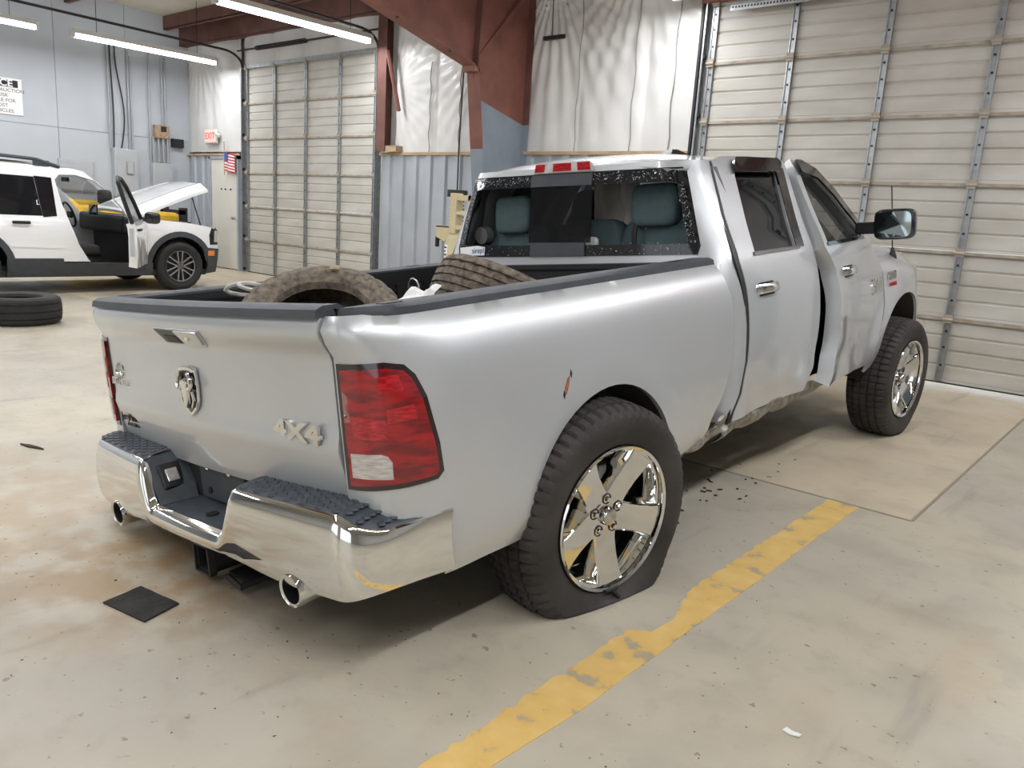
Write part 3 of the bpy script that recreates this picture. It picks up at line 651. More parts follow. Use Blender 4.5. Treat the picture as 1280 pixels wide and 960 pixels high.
# ---- tailgate
def tg_y(x, z): return -1.143-.042*(1-(x/.79)**2)+smooth_tab(TGZ, z, .008)
tgf = lambda u, v: (u, tg_y(u, v), v)
tgo = [(-.752, .795), (.752, .795), (.752, 1.368), (-.752, 1.368)]
hx = [(-.125, 1.262), (.115, 1.262), (.135, 1.297), (-.15, 1.297)]
tg = panel(MB(), tgo, tgf, .022, .05, sgn=1).obj('tailgate', SILVER, truck, smooth=50)
hb_ = panel(MB(), [(-.145, 1.247), (.135, 1.247), (.155, 1.306), (-.17, 1.306)], lambda u, v: (u, tg_y(u, v)-.004+.0, v), .02, .02, sgn=1).obj('handle_bezel', SILVER, tg, smooth=40)
panel(MB(), [(-.14, 1.252), (.0, 1.252), (-.02, 1.300), (-.162, 1.300)], lambda u, v: (u, tg_y(u, v)-.006, v), .02, .01).obj('handle_recess', mat('handle_shadow_plastic', (.10, .10, .10), .5), tg, smooth=40)
panel(MB(), [(-.105, 1.256), (-.02, 1.256), (-.035, 1.280), (-.115, 1.280)], lambda u, v: (u, tg_y(u, v)-.0085, v), .02, .01).obj('handle_slot', BLACK, tg, smooth=40)
panel(MB(), [(.01, 1.254), (.128, 1.254), (.143, 1.299), (-.01, 1.299)], lambda u, v: (u, tg_y(u, v)-.012, v), .02, .014).obj('handle_paddle', SILVER, tg, smooth=40)
lk = MB(); lk.cyl((.055, tg_y(.055, 1.276)-.010, 1.276), (.055, tg_y(.055, 1.276)-.016, 1.276), .011, n=14); lk.obj('key_lock', CHROME, tg)
cap = MB(); pr = [(.0, 1.362), (.008, 1.385), (.03, 1.394), (.085, 1.394), (.10, 1.385), (.10, 1.362)]
xs = [-.754+1.508*k/24 for k in range(25)]; m_ = len(pr)
cap.add([(x, -1.187-.042*(1-(x/.79)**2)+a, b) for x in xs for a, b in pr], [(i*m_+j, (i+1)*m_+j, (i+1)*m_+(j+1) % m_, i*m_+(j+1) % m_) for i in range(24) for j in range(m_)]+[tuple(range(m_)), tuple(range(24*m_, 25*m_))])
cap.obj('tailgate_cap', PLASTIC, tg, smooth=35)
ti = MB(); ti.b2((-.76, -1.135, .86), (.76, -1.09, 1.365)); ti.obj('tailgate_inner_skin', LINER, tg, smooth=0)
# gap shadow bands either side of the tailgate are real slots; hinge stop under left corner
MB().b2((-.785, -1.16, .76), (-.75, -1.11, .83)).obj('tailgate_hinge', BLACK, truck, smooth=0)
# emblem: shield with ram head
em = empty('tailgate_emblem'); em.parent = tg; em.matrix_local = frame((-.02, tg_y(-.02, 1.09)-.004, 1.09), (1, 0, 0), (0, 0, 1))
E1 = lambda u, v, w: (u, v, w)
shield = [(-.060, .078), (-.03, .083), (0, .085), (.03, .083), (.060, .078), (.064, .02), (.058, -.035), (.038, -.065), (0, -.092), (-.038, -.065), (-.058, -.035), (-.064, .02)]
MB().prism(shield, E1, .010).obj('shield', CHROME, em, smooth=0, bevel=.003)
MB().prism([(a*.84, b*.84) for a, b in shield], lambda u, v, w: (u, v, .010+w), .0015).obj('shield_field', GLOSSBLK, em, smooth=0)
hd = MB(); hd.prism([(-.026, .040), (0, .048), (.026, .040), (.021, .0), (.013, -.045), (0, -.064), (-.013, -.045), (-.021, .0)], lambda u, v, w: (u*(1-w*14), v*(1-w*6), .0112+w), .016); hd.obj('ram_head', CHROME, em, smooth=0, bevel=.003)
for s in (-1, 1):
    pts = []; 
    for k in range(22):
        t = k/21*5.6; r = .026-.0165*k/21; pts.append((s*(.030+r*math.cos(1.9-t)*.85), .028+r*1.25*math.sin(1.9-t), .018+.006*math.sin(k/21*PI)))
    MB().tube(pts, .0075, 7).obj('ram_horn', CHROME, em)
    MB().tube([(s*.036, .0, .015), (s*.042, -.03, .014), (s*.024, -.056, .013)], .006, 6).obj('ram_jaw', CHROME, em)
tgm = lambda x, z: frame((x, tg_y(x, z)-.004, z), (1, 0, 0), (0, 0, 1))
text('badge_4x4', '4X4', .080, BADGE, tg, tgm(.572, 1.012), .006, sx=1.75, bold=.003)
text('badge_line', 'BIG HORN', .040, BADGE, tg, tgm(-.655, 1.060), .004, shear=.25, sx=.9, bold=.001)
hp = MB()
for s in (-1, 1):
    pts = [(s*(.012+(.030-.018*k/14)*math.cos(2.0-k*.36)), .0+(.030-.018*k/14)*math.sin(2.0-k*.36), 0) for k in range(15)]; hp.tube(pts, .0055, 6)
ho2 = hp.obj('badge_horns', CHROME, tg); ho2.matrix_local = tgm(-.66, 1.105)
text('dealer_badge', 'JerryHunt', .042, DARKSTEEL, tg, tgm(-.632, .915), .0015, sx=.85)
text('dealer_badge_line', 'AUTO GROUP', .020, DARKSTEEL, tg, tgm(-.615, .883), .001, sx=.9)

# ---- rear bumper: chrome bar swept round the corners, stepped pad, licence recess
def bump_plan(x):                      # outer face y for |x|
    a = abs(x)
    return -1.285+.05*(a/.80)**2 if a < .80 else -1.235+.125*(a-.80)+.27*((a-.80)/.20)**2.5
BW = .995
def chrome_top(x):
    a = abs(x)
    if a < .235: return .652
    if a < .325: return .652+.160*smoothstep(.235, .325, a)
    return .812-.004*(a-.325)-.045*smoothstep(.80, .92, a)+.020*smoothstep(.92, 1., a)
def chrome_bot(x):
    a = abs(x); return .585-.0*a+.0*smoothstep(.2, .3, a)-.025*smoothstep(.25, .6, a)+.045*smoothstep(.80, 1.0, a)
cbm = MB(); xs = [-BW+2*BW*k/160 for k in range(161)]; rows = 9
def bfun(x, v):
    z0, z1 = chrome_bot(x), chrome_top(x); z = z0+(z1-z0)*v; bul = .022*math.sin(PI*min(1, v*1.02))**.6+.035*(v-.5)*-.4
    return (x*(1-.0), bump_plan(x)-bul*(1-.5*smoothstep(.80, .97, abs(x))), z)
vs = []
for x in xs:
    col = [bfun(x, k/rows) for k in range(rows+1)]
    p = Vector(col[-1]); nrm = Vector((-(bump_plan(x+.002)-bump_plan(x-.002))/.004, 1, 0)).normalized()
    col += [tuple(p+nrm*.007+Vector((0, 0, .004))), tuple(p+nrm*.018+Vector((0, 0, -.004)))]
    q = Vector(col[0]); col = [tuple(q+nrm*.05), *col]; vs += col
w = rows+4
cbm.add(vs, [(i*w+j, (i+1)*w+j, (i+1)*w+j+1, i*w+j+1) for i in range(160) for j in range(w-1)])
bump = cbm.obj('rear_bumper', CHROME, truck, smooth=50)
# pads either side
for s in (-1, 1):
    pad = MB(); pts = []
    xl = [.30+.66*k/30 for k in range(31)]
    def pf_(u, v):
        x = .318+(.985-.318)*u; xo, yo = x-.012*smoothstep(.86, .98, x), bump_plan(x)+.012; xi, yi_ = x, -1.105
        if x > .80:
            t = math.radians(8+76*((x-.80)/.185)); xi = .74+.225*math.sin(t)**.8; yi_ = -.86-.265*math.cos(t)**.8; xi = min(x, xi)
        return (s*(xo+(xi-xo)*v), yo+(yi_-yo)*v, chrome_top(x)+.002+.010*math.sin(PI*min(1, v*1.0))**.5+.012*v)
    pad.grid(30, 8, pf_); po = pad.obj('step_pad', PAD, bump, smooth=60, fix=False)
    # raised hexagon tread studs
    hx_ = MB()
    for i in range(17):
        for j in range(5):
            u = .05+.0545*i; v = .14+.19*j+(.095 if i % 2 else 0)
            if u > .90 or v > .93: continue
            c0 = Vector(pf_(u, v)); hxp = [(.0195*math.cos(k*PI/3), .0145*math.sin(k*PI/3)) for k in range(6)]
            hx_.add([(c0.x+a, c0.y+b, c0.z-.002) for a, b in hxp]+[(c0.x+a*.8, c0.y+b*.8, c0.z+.0035) for a, b in hxp], [tuple(range(6, 12))]+[(k, (k+1) % 6, 6+(k+1) % 6, 6+k) for k in range(6)])
    hx_.obj('tread_studs', PAD, po, smooth=0)['kind'] = 'stuff'
    # sloped cheek into the licence recess with lamp
    ck = MB(); ck.add([(s*.325, -1.262, .815), (s*.235, -1.262, .650), (s*.20, -1.13, .655), (s*.30, -1.10, .825)], [(0, 1, 2, 3)]); ck.add([(s*.325, -1.10, .82), (s*.325, -1.262, .815), (s*.30, -1.10, .825)], [(0, 1, 2)]); ck.obj('recess_cheek', PAD, bump, fix=False)
    cm = frame((s*.272, -1.19, .74), (s*-.02, 1, 0), (s*.5, -.02, .87))
    lb = MB(); lb.box((0, 0, .006 if s < 0 else -.006), (.085, .10, .012)); lo = lb.obj('licence_lamp_bezel', BLACK, bump, smooth=0, bevel=.008); lo.matrix_local = cm
    lb = MB(); lb.box((0, 0, (.014 if s < 0 else -.014)), (.045, .05, .006)); lo = lb.obj('licence_lamp', CLEARLENS, bump, smooth=0, bevel=.004); lo.matrix_local = cm
rb = MB(); rb.b2((-.30, -1.12, .64), (.30, -1.10, .84)); rb.obj('licence_recess', DARKSTEEL, bump, smooth=0)
rb = MB(); rb.add([(-.26, -1.26, .648), (.26, -1.26, .648), (.26, -1.10, .655), (-.26, -1.10, .655)], [(0, 1, 2, 3)]); rb.obj('licence_shelf', PAD, bump, fix=False)
lp = MB(); lp.b2((-.155, -1.135, .665), (.155, -1.12, .835)); lp.obj('licence_bracket', PLASTIC, bump, smooth=0, bevel=.004)
for x in (-.09, .06):
    for z in (.70, .79): MB().cyl((x, -1.139, z), (x, -1.134, z), .014, n=12).obj('bracket_hole', CHROME_D if z > .75 else BLACK, bump)
MB().cyl((.03, -1.20, .650), (.03, -1.20, .656), .022, n=14).obj('wiring_plug_hole', BLACK, bump)
# hitch receiver and exhaust tips
ht = MB()
for a, b in (((-.045, -1.24, .445), (.045, -.9, .455)), ((-.045, -1.24, .535), (.045, -.9, .545)), ((-.045, -1.24, .445), (-.035, -.9, .545)), ((.035, -1.24, .445), (.045, -.9, .545))): ht.b2(a, b)
ht.b2((-.055, -1.25, .44), (.055, -1.225, .448)); ht.b2((-.055, -1.25, .542), (.055, -1.225, .55)); ht.b2((-.055, -1.25, .44), (-.044, -1.225, .55)); ht.b2((.044, -1.25, .44), (.055, -1.225, .55))
ht.b2((.05, -1.18, .42), (.2, -1.02, .435)); ht.tube([(.08, -1.2, .43), (.2, -1.22, .43), (.2, -1.05, .43), (.08, -1.05, .43)], .012, 6)
ht.cyl((-.5, -1.0, .53), (.5, -1.0, .53), .04, n=10)
ht.obj('hitch_receiver', DARKSTEEL, truck, smooth=30)
for s in (-1, 1):
    tipm = MB(); n = 28; p0 = Vector((s*.605, -1.275, .552)); p1 = Vector((s*.60, -.98, .56)); d = (p1-p0).normalized()
    prf = [(.0, .043), (.0, .047), (-.004, .052), (.01, .055), (.22, .055), (.30, .045)]
    tipm.lathe(prf, n); tipm.xf(frame(p0, d, (0, 0, 1))); tipm.obj('exhaust_tip', CHROME, truck)
    ins = MB(); ins.lathe([(.0, .043), (.15, .043), (.15, .001)], n); ins.xf(frame(p0, d, (0, 0, 1))); ins.obj('exhaust_bore', BLACK, truck, fix=False)
    MB().cyl(p1, (s*.5, .2, .58), .04, n=10).obj('exhaust_pipe', DARKSTEEL, truck)

# ---- cab shell: rear wall wrapped round the corners to the door edges
def yr(z): return .915+(z-1.36)*.13
TW = lambda x, z: -.040*x*smoothstep(1.3, 1.6, z)               # the body is twisted a little
def cab_fn(u, v):
    s = 1 if u >= 0 else -1; a = abs(u); hw = smooth_tab(CABZ, v); z = v
    r = .20; flat = hw-r; y0 = yr(v)
    if a <= flat: x, y = a, y0-.02*(1-(a/flat)**2)
    else:
        t = (a-flat)/r
        if t <= 1.25:
            th = t/1.25*PI/2; x = flat+r*math.sin(th)**.95; y = y0+.13*(1-math.cos(th)**.9 if th < PI/2-1e-6 else 1.)
        else: x, y = hw, y0+.13+(t-1.25)*r
    return (s*x, y, z+TW(s*x, z))
def cab_u(y, z):                                            # u on the side where the shell reaches y
    return smooth_tab(CABZ, z)-.20+.25+(y-yr(z)-.13)
DR = [(.62, .90), (.74, .965), (.89, 1.008), (1.06, 1.018), (1.23, 1.02), (1.36, 1.015), (1.60, 1.085), (1.80, 1.165), (1.86, 1.20)]   # (z, y) rear edge of the rear door
edge = [(max(cab_u(y-.030, z), .5), z) for z, y in DR]
for (z, y), i in zip(DR, range(len(DR))):
    pass
out = [(-u, z) for u, z in reversed(edge)]
outline = [(-u, z) for u, z in edge]+[(u, z) for u, z in reversed(edge)]
# keep the cab rear wall above the bed; below it the shell is only the side strips
win = [(-.752, 1.418), (.752, 1.418), (.757, 1.45), (.655, 1.80), (.635, 1.815), (-.635, 1.815), (-.655, 1.80), (-.757, 1.45)]
cabo = panel(MB(), outline, cab_fn, .04, .02, holes=[win], sgn=1).obj('cab_shell', SILVER, truck, smooth=50)
# window seal band and clinging crumbs of tempered glass
sl = [(-.768, 1.404), (.768, 1.404), (.774, 1.45), (.668, 1.812), (.645, 1.83), (-.645, 1.83), (-.668, 1.812), (-.774, 1.45)]
wi2 = [(-.718, 1.462), (.718, 1.462), (.722, 1.475), (.632, 1.758), (.615, 1.765), (-.615, 1.765), (-.632, 1.758), (-.722, 1.475)]
ws = panel(MB(), sl, lambda u, v: Vector(cab_fn(u, v))+Vector((0, -.006, 0)), .04, .012, holes=[wi2]).obj('rear_window_seal', GLOSSBLK, truck, smooth=50)
shd = MB(); rs = random.Random(3)
def crumb(mb, c, r):
    p = [Vector(c)+Vector((rs.uniform(-1, 1), rs.uniform(-.4, .4), rs.uniform(-1, 1)))*r for _ in range(4)]; mb.add(p, [(0, 1, 2), (0, 3, 1), (1, 3, 2), (2, 3, 0)])
for k in range(900):
    q = rs.random()
    if q < .55: u, v = rs.uniform(-.62, .62), rs.triangular(1.76, 1.825, 1.81)
    elif q < .75: u, v = rs.uniform(-.72, .72), rs.uniform(1.41, 1.47)
    else:
        v = rs.uniform(1.47, 1.76); u = (.722-.09*(v-1.475)/.283+rs.uniform(.0, .03))*rs.choice((-1, 1))
    if abs(u+.015) < .2 and v > 1.7: continue
    p = Vector(cab_fn(u, v)); crumb(shd, (p.x, p.y-.010, p.z), rs.uniform(.002, .006))
shd.obj('glass_crumbs', mat('broken_glass_edge', (.55, .60, .62), .15, .2), ws, smooth=0)['kind'] = 'stuff'
# centre sliding pane still in place
cp = empty('centre_window'); cp.parent = truck
wf = lambda d: (lambda u, v: Vector(cab_fn(u, v))+Vector((0, d, 0)))
panel(MB(), [(-.226, 1.475), (.184, 1.475), (.188, 1.765), (-.218, 1.765)], wf(-.010), .05, .005).obj('pane', SLIDER, cp)
panel(MB(), [(-.220, 1.765), (.182, 1.765), (.186, 1.826), (-.212, 1.826)], wf(-.014), .04, .012).obj('top_bar', PLASTIC, cp)
panel(MB(), [(-.212, 1.405), (.152, 1.405), (.150, 1.475), (-.208, 1.475)], wf(-.014), .04, .012).obj('bottom_bar', PLASTIC, cp)
stk = panel(MB(), [(-.750, 1.413), (-.560, 1.413), (-.555, 1.455), (-.62, 1.462), (-.752, 1.452)], wf(-.0155), .05, .002).obj('torn_sticker', PAPER, truck)
text('sticker_print', 'sirepl', .045, BLUEINK, truck, frame(Vector(cab_fn(-.61, 1.437))+Vector((0, -.0185, 0)), (1, 0, 0), (0, .05, 1)), .0005)
# high-mount stop lamp
cs = panel(MB(), [(-.20, 1.835), (.19, 1.835), (.165, 1.885), (-.165, 1.885)], wf(-.022), .04, .03).obj('high_stop_lamp', WHITELENS, truck, smooth=40)
for a, b in ((-.185, -.12), (-.06, .06), (.10, .18)):
    panel(MB(), [(a, 1.84), (b, 1.84), (b*.96, 1.88), (a*.96, 1.88)], wf(-.025), .04, .004).obj('red_segment', REDBRIGHT, cs, smooth=40)

# ---- roof, windshield, hood
def roof_z(x, y):
    hw = .70; return 1.925-.055*abs(x/hw)**2.6-.028*smoothstep(1.35, .98, y)-.038*smoothstep(1.06, .965, y)-.055*smoothstep(1.75, 2.2, y)+TW(x, 1.9)
YF = 2.12
rf = panel(MB(), [(-.69, 1.0), (-.60, .972), (.60, .972), (.69, 1.0), (.70, 1.2), (.70, YF), (-.70, YF), (-.70, 1.2)], lambda u, v: (u, v, roof_z(u, v)), .05, .02).obj('roof', SILVER, truck, smooth=50)
ant = MB(); ant.box((.2, 1.72, 1.935), (.10, .20, .03), taper=(.4, .3)); ant.obj('roof_marker', BLACK, truck, smooth=30)
panel(MB(), [(-.66, YF-.01), (.66, YF-.01), (.80, 2.87), (-.80, 2.87)], lambda u, v: (u, v-.05*(u/.8)**2, 1.868-(v-2.11)*.665+TW(u, 1.7)-.03*(u/.8)**2), .06, .006).obj('windshield', CLEAR, truck, smooth=50)
def hood_z(x, y): return 1.318-.085*smoothstep(2.9, 4.3, y)-.05*abs(x/.9)**2.5+.025*smoothstep(.30, .42, abs(x))*(1-smoothstep(.6, .8, abs(x)))-.10*smoothstep(4.1, 4.32, y)
panel(MB(), [(-.86, 2.84), (.86, 2.84), (.86, 3.9), (.76, 4.22), (.5, 4.31), (-.5, 4.31), (-.76, 4.22), (-.86, 3.9)], lambda u, v: (u, v, hood_z(u, v)), .05, .02).obj('hood', SILVER, truck, smooth=50)
ckp = panel(MB(), [(-.86, 2.72), (.86, 2.72), (.86, 2.85), (-.86, 2.85)], lambda u, v: (u, v, 1.30), .1, .02).obj('cowl', BLACK, truck)
# grille, headlights, front bumper (hidden from here, still built)
MB().b2((-.62, 4.26, .72), (.62, 4.32, 1.15)).obj('grille', BLACK, truck, smooth=0)
gr = MB(); gr.b2((-.03, 4.31, .72), (.03, 4.345, 1.16)); gr.b2((-.62, 4.31, .92), (.62, 4.345, .97)); gr.tube([(-.62, 4.33, .72), (-.62, 4.33, 1.16), (.62, 4.33, 1.16), (.62, 4.33, .72)], .025, 8, True); gr.obj('grille_crossbars', CHROME, truck)
for s in (-1, 1): MB().box((s*.76, 4.18, .98), (.24, .18, .26), Matrix.Rotation(s*.35, 3, 'Z')).obj('headlight', CLEARLENS, truck, smooth=0, bevel=.03)
fb = MB()
def fbf(u, v):
    x = -.96+1.92*u; return (x, 4.46-.35*abs(x/.96)**3+.03*math.sin(PI*v), .44+.25*v)
fb.grid(30, 6, fbf).obj('front_bumper', CHROME, truck, fix=False)
MB().b2((-.85, 2.80, .55), (.85, 2.85, 1.30)).obj('firewall', BLACK, truck, smooth=0)

# ---- doors
SIDE = lambda s: (lambda u, v: (s*side_x(u, v), u, v+TW(s*side_x(u, v), v)))
for s in (1, -1):
    f = SIDE(s)
    # front fender
    FS = [(.50, 2.86), (.63, 2.98), (.68, 2.985), (.91, 3.135), (1.17, 3.14), (1.30, 3.10)]
    o = [(2.86, .50)]+arch_pts(FA, .52, .55)+[(4.08, .60), (4.22, .70), (4.24, 1.0), (4.20, 1.12), (4.05, 1.19), (3.6, 1.262), (3.2, 1.318), (2.95, 1.335), (2.84, 1.345), (2.84, 1.30), (2.92, 1.17), (2.92, .9), (2.88, .68)]
    if s > 0: o = [(2.86, .50)]+arch_pts(FA, .52, .55)+[(4.08, .60), (4.22, .70), (4.24, 1.0), (4.20, 1.12), (4.05, 1.19), (3.6, 1.262), (3.2, 1.318), (2.95, 1.335), (2.84, 1.345), (2.90, 1.25), (3.00, 1.17), (3.02, .93), (2.93, .70)]
    def ff(u, v, s=s):
        x = side_x(u, v); top = hood_z(.86, max(2.84, min(4.2, u)))
        k = smoothstep(top-.16, top+.02, v); return (s*(x-.13*k*k), u, v+TW(s*x, v))
    panel(MB(), o, ff, .045, .018, sgn=s).obj('front_fender', SILVER, truck, smooth=50)
    # rocker sill, crumpled
    def rk(u, v, s=s):
        y = .86+(2.9-.86)*u; a = v*PI; cr = .02*noise.noise((y*6, v*3, 9.)) if s > 0 else 0
        return (s*(.93+.035*math.sin(a)+cr-.10*(1-v)), y, .50+.11*v+.02*cr*10*.3+(.03*noise.noise((y*5, 3, 2)) if s > 0 else 0))
    MB().grid(60, 5, rk).obj('rocker_panel', SILVER if s < 0 else BAREMETAL, truck, smooth=60, fix=False)
    # rear door
    rd = empty('rear_door'); rd.parent = truck
    rear = [(y, z) for z, y in DR]
    front = [(1.755, .60), (1.845, .71), (1.885, .87), (1.90, 1.05), (1.905, 1.25), (1.915, 1.37), (1.985, 1.60), (2.05, 1.80), (2.075, 1.875)]
    ol = rear[:1]+[(1.3, .605)]+front+[(1.65, 1.892), (1.30, 1.882)]+rear[::-1][:-1]
    wn = [(1.20, 1.392), (1.72, 1.392), (1.865, 1.70), (1.93, 1.835), (1.44, 1.842), (1.385, 1.80)]
    wn = [(1.205, 1.395), (1.70, 1.395), (1.77, 1.56), (1.905, 1.82), (1.43, 1.835), (1.375, 1.79)]
    panel(MB(), ol, f, .045, .05, holes=[wn], sgn=s).obj('door_skin', SILVER, rd, smooth=50)
    panel(MB(), [(y-.036, z) for z, y in DR]+[(y+.002, z) for z, y in reversed(DR)], offset_fn(f, -.004, s), .05, .01, sgn=s).obj('door_gap_shade', BLACK, truck)  # black strip just below the skin, standing in for the gap's shade
    panel(MB(), [(1.19, 1.385), (1.71, 1.385), (1.92, 1.83), (1.42, 1.845), (1.36, 1.79)], offset_fn(f, -.014, s), .06, .004, sgn=s).obj('window_glass', TINT, rd, smooth=50)
    panel(MB(), [(1.18, 1.375), (1.735, 1.375), (1.738, 1.393), (1.187, 1.395)], offset_fn(f, .006, s), .05, .012, sgn=s).obj('window_sill_trim', GLOSSBLK, rd)
    panel(MB(), [(1.70, 1.385), (1.80, 1.385), (2.005, 1.83), (1.905, 1.83)], offset_fn(f, .005, s), .05, .012, sgn=s).obj('pillar_applique', GLOSSBLK, rd)
    panel(MB(), [(1.36, 1.798), (1.90, 1.80), (1.96, 1.85), (1.94, 1.872), (1.42, 1.868), (1.37, 1.84)], offset_fn(f, .028, s), .04, .012, sgn=s).obj('rain_visor', GLOSSBLK, rd, smooth=50)
    # front door, sprung open slightly on the near side
    fd = empty('front_door'); fd.parent = truck
    back = [(1.895, .60), (1.965, .71), (1.995, .87), (2.005, 1.05), (2.005, 1.25), (1.93, 1.375), (2.02, 1.60), (2.10, 1.80), (2.13, 1.885)]
    ol = back+[(2.28, 1.865), (2.45, 1.80), (2.62, 1.66), (2.76, 1.50), (2.84, 1.39), (2.835, 1.30), (2.99, 1.17), (3.01, .93), (2.92, .69), (2.86, .56), (2.3, .59)]
    wn = [(2.00, 1.395), (2.68, 1.395), (2.70, 1.43), (2.62, 1.56), (2.52, 1.68), (2.38, 1.785), (2.20, 1.82), (2.165, 1.79), (2.08, 1.58)]
    def fdf(u, v, s=s):
        p = Vector(f(u, v))
        if s > 0:
            k = (2.95-u)*.062; p.x += k*(1-.55*smoothstep(1.4, 1.85, v)); p.x += .02*smoothstep(2.25, 2.0, u)*smoothstep(1.25, 1.05, v)
        return p
    panel(MB(), ol, fdf, .045, .085 if s > 0 else .05, holes=[wn], sgn=s).obj('door_skin', SILVER, fd, smooth=50)
    panel(MB(), [(1.98, 1.385), (2.70, 1.385), (2.72, 1.43), (2.63, 1.57), (2.53, 1.69), (2.39, 1.795), (2.19, 1.83), (2.15, 1.79)], offset_fn(fdf, -.014, s), .06, .004, sgn=s).obj('window_glass', CLEAR, fd, smooth=50)
    panel(MB(), [(1.98, 1.375), (2.72, 1.375), (2.72, 1.396), (1.99, 1.396)], offset_fn(fdf, .006, s), .05, .012, sgn=s).obj('window_sill_trim', GLOSSBLK, fd)
    panel(MB(), [(2.14, 1.80), (2.36, 1.765), (2.49, 1.665), (2.60, 1.53), (2.675, 1.40), (2.76, 1.40), (2.68, 1.55), (2.56, 1.70), (2.40, 1.82), (2.22, 1.868), (2.14, 1.868)], offset_fn(fdf, .026, s), .04, .012, sgn=s).obj('rain_visor', GLOSSBLK, fd, smooth=50)
    # handles
    for d, ff2, y0, nm in ((rd, f, 1.12, 'door_handle'), (fd, fdf, 2.13, 'door_handle')):
        hd = MB(); c0 = Vector(ff2(y0+.10, 1.208))
        def hf(u, v):
            y = y0+.225*u; p = Vector(offset_fn(ff2, .004+.034*math.sin(PI*min(1, max(0, u)))**.35, s)(y, 1.188+.044*v)); p.x += -s*.008*abs(2*v-1)**2; return p
        hd.grid(16, 6, hf); hd.obj(nm, BADGE, d, fix=False)
        panel(MB(), [(y0+.03, 1.178), (y0+.19, 1.178), (y0+.20, 1.21), (y0+.19, 1.242), (y0+.03, 1.242), (y0+.02, 1.21)], offset_fn(ff2, .002, s), .02, .004, sgn=s).obj('handle_cup', DARKSTEEL, d)
    # badges on the front door
    if s > 0:
        q = Vector(fdf(2.80, 1.03))
        bm_ = lambda y, z: frame(Vector(fdf(y, z))+Vector((.004, 0, 0)), Vector(fdf(y+.1, z))-Vector(fdf(y-.1, z)), Vector(fdf(y, z+.05))-Vector(fdf(y, z-.05)))
        text('badge_1500', '1500', .13, BADGE, fd, bm_(2.83, 1.065), .004, sx=1.0, bold=.003)
        ffm = lambda y, z: frame(Vector((side_x(y, z)+.006, y, z)), (0, 1, 0), (0, 0, 1))
        text('badge_hemi', 'HEMI', .075, BADGE, truck, ffm(3.16, 1.105), .004, bold=.002)
        text('badge_displacement', '5.7 LITER', .035, REDINK, truck, ffm(3.17, 1.05), .003)
    # mirror
    mr = empty('side_mirror'); mr.parent = truck
    arm = MB(); arm.b2((s*.93, 2.62, 1.40), (s*1.06, 2.72, 1.47)); arm.obj('mirror_arm', BLACK, mr, smooth=0, bevel=.01)
    sq = lambda a, b, n_=5: [(a*abs(math.cos(t))**(2/n_)*(1 if math.cos(t) >= 0 else -1), b*abs(math.sin(t))**(2/n_)*(1 if math.sin(t) >= 0 else -1)) for t in [2*PI*k/28 for k in range(28)]]
    hs = MB(); layers = ((0, 1.0), (.02, 1.04), (.06, 1.0), (.10, .86), (.13, .55)); vs = []
    for d_, k in layers: vs += [(s*(1.155+a*k), 2.60+d_+abs(a)*.1, 1.452+b*k) for a, b in sq(.112, .088)]
    hs.add(vs, [(i*28+k, i*28+(k+1) % 28, (i+1)*28+(k+1) % 28, (i+1)*28+k) for i in range(4) for k in range(28)]+[tuple(range(28)), tuple(range(4*28, 5*28))]); hs.obj('mirror_housing', GLOSSBLK, mr, smooth=45)
    mg = MB(); mg.add([(s*(1.155+a*.86), 2.594+abs(a)*.08, 1.452+b*.86) for a, b in sq(.112, .088)]+[(s*(1.155+a*.86), 2.60+abs(a)*.1, 1.452+b*.86) for a, b in sq(.112, .088)], [tuple(range(28)), tuple(range(28, 56))]+[(k, (k+1) % 28, 28+(k+1) % 28, 28+k) for k in range(28)]); mg.obj('mirror_glass', MIRROR, mr, smooth=0)
    if s > 0:
        sh_ = MB(); sh_.cyl((1.03, 2.68, 1.40), (1.06, 2.68, 1.33), .012, .012, n=8)
# antenna on the near fender
an = MB(); an.tube([(.89, 3.53, 1.24), (.885, 3.525, 1.45), (.875, 3.52, 1.69)], .0045, 6); an.cyl((.895, 3.53, 1.19), (.89, 3.53, 1.27), .028, .010, n=12); an.obj('antenna', BLACK, truck)
# torn metal tongue by the sill behind the wheel and rusty nick on the bedside
tm = MB()
def torn(u, v):
    y = .36+.50*u; return (.955+.03*noise.noise((y*9, v*4, 3.))-.05*v*.3, y, .635-.075*v+.025*noise.noise((y*8, v*3, 6.))+.02*u)
tm.grid(24, 8, torn).obj('torn_sill_metal', BAREMETAL, truck, smooth=60, fix=False)
bfr = bed_fn(1)
panel(MB(), [(U(-.425), 1.025), (U(-.417), 1.02), (U(-.397), 1.055), (U(-.390), 1.078), (U(-.402), 1.07), (U(-.42), 1.045)], offset_fn(bfr, .002, 1), .02, .003).obj('rust_nick', RUST, truck)
for k, (y, z, mt_) in enumerate(((-.430, 1.02, BLACK), (-.383, 1.083, BLACK))):
    panel(MB(), [(U(y), z-.014), (U(y)+.006, z), (U(y)+.003, z+.014), (U(y)-.004, z)], offset_fn(bfr, .002, 1), .02, .002).obj('paint_chip', mt_, truck)

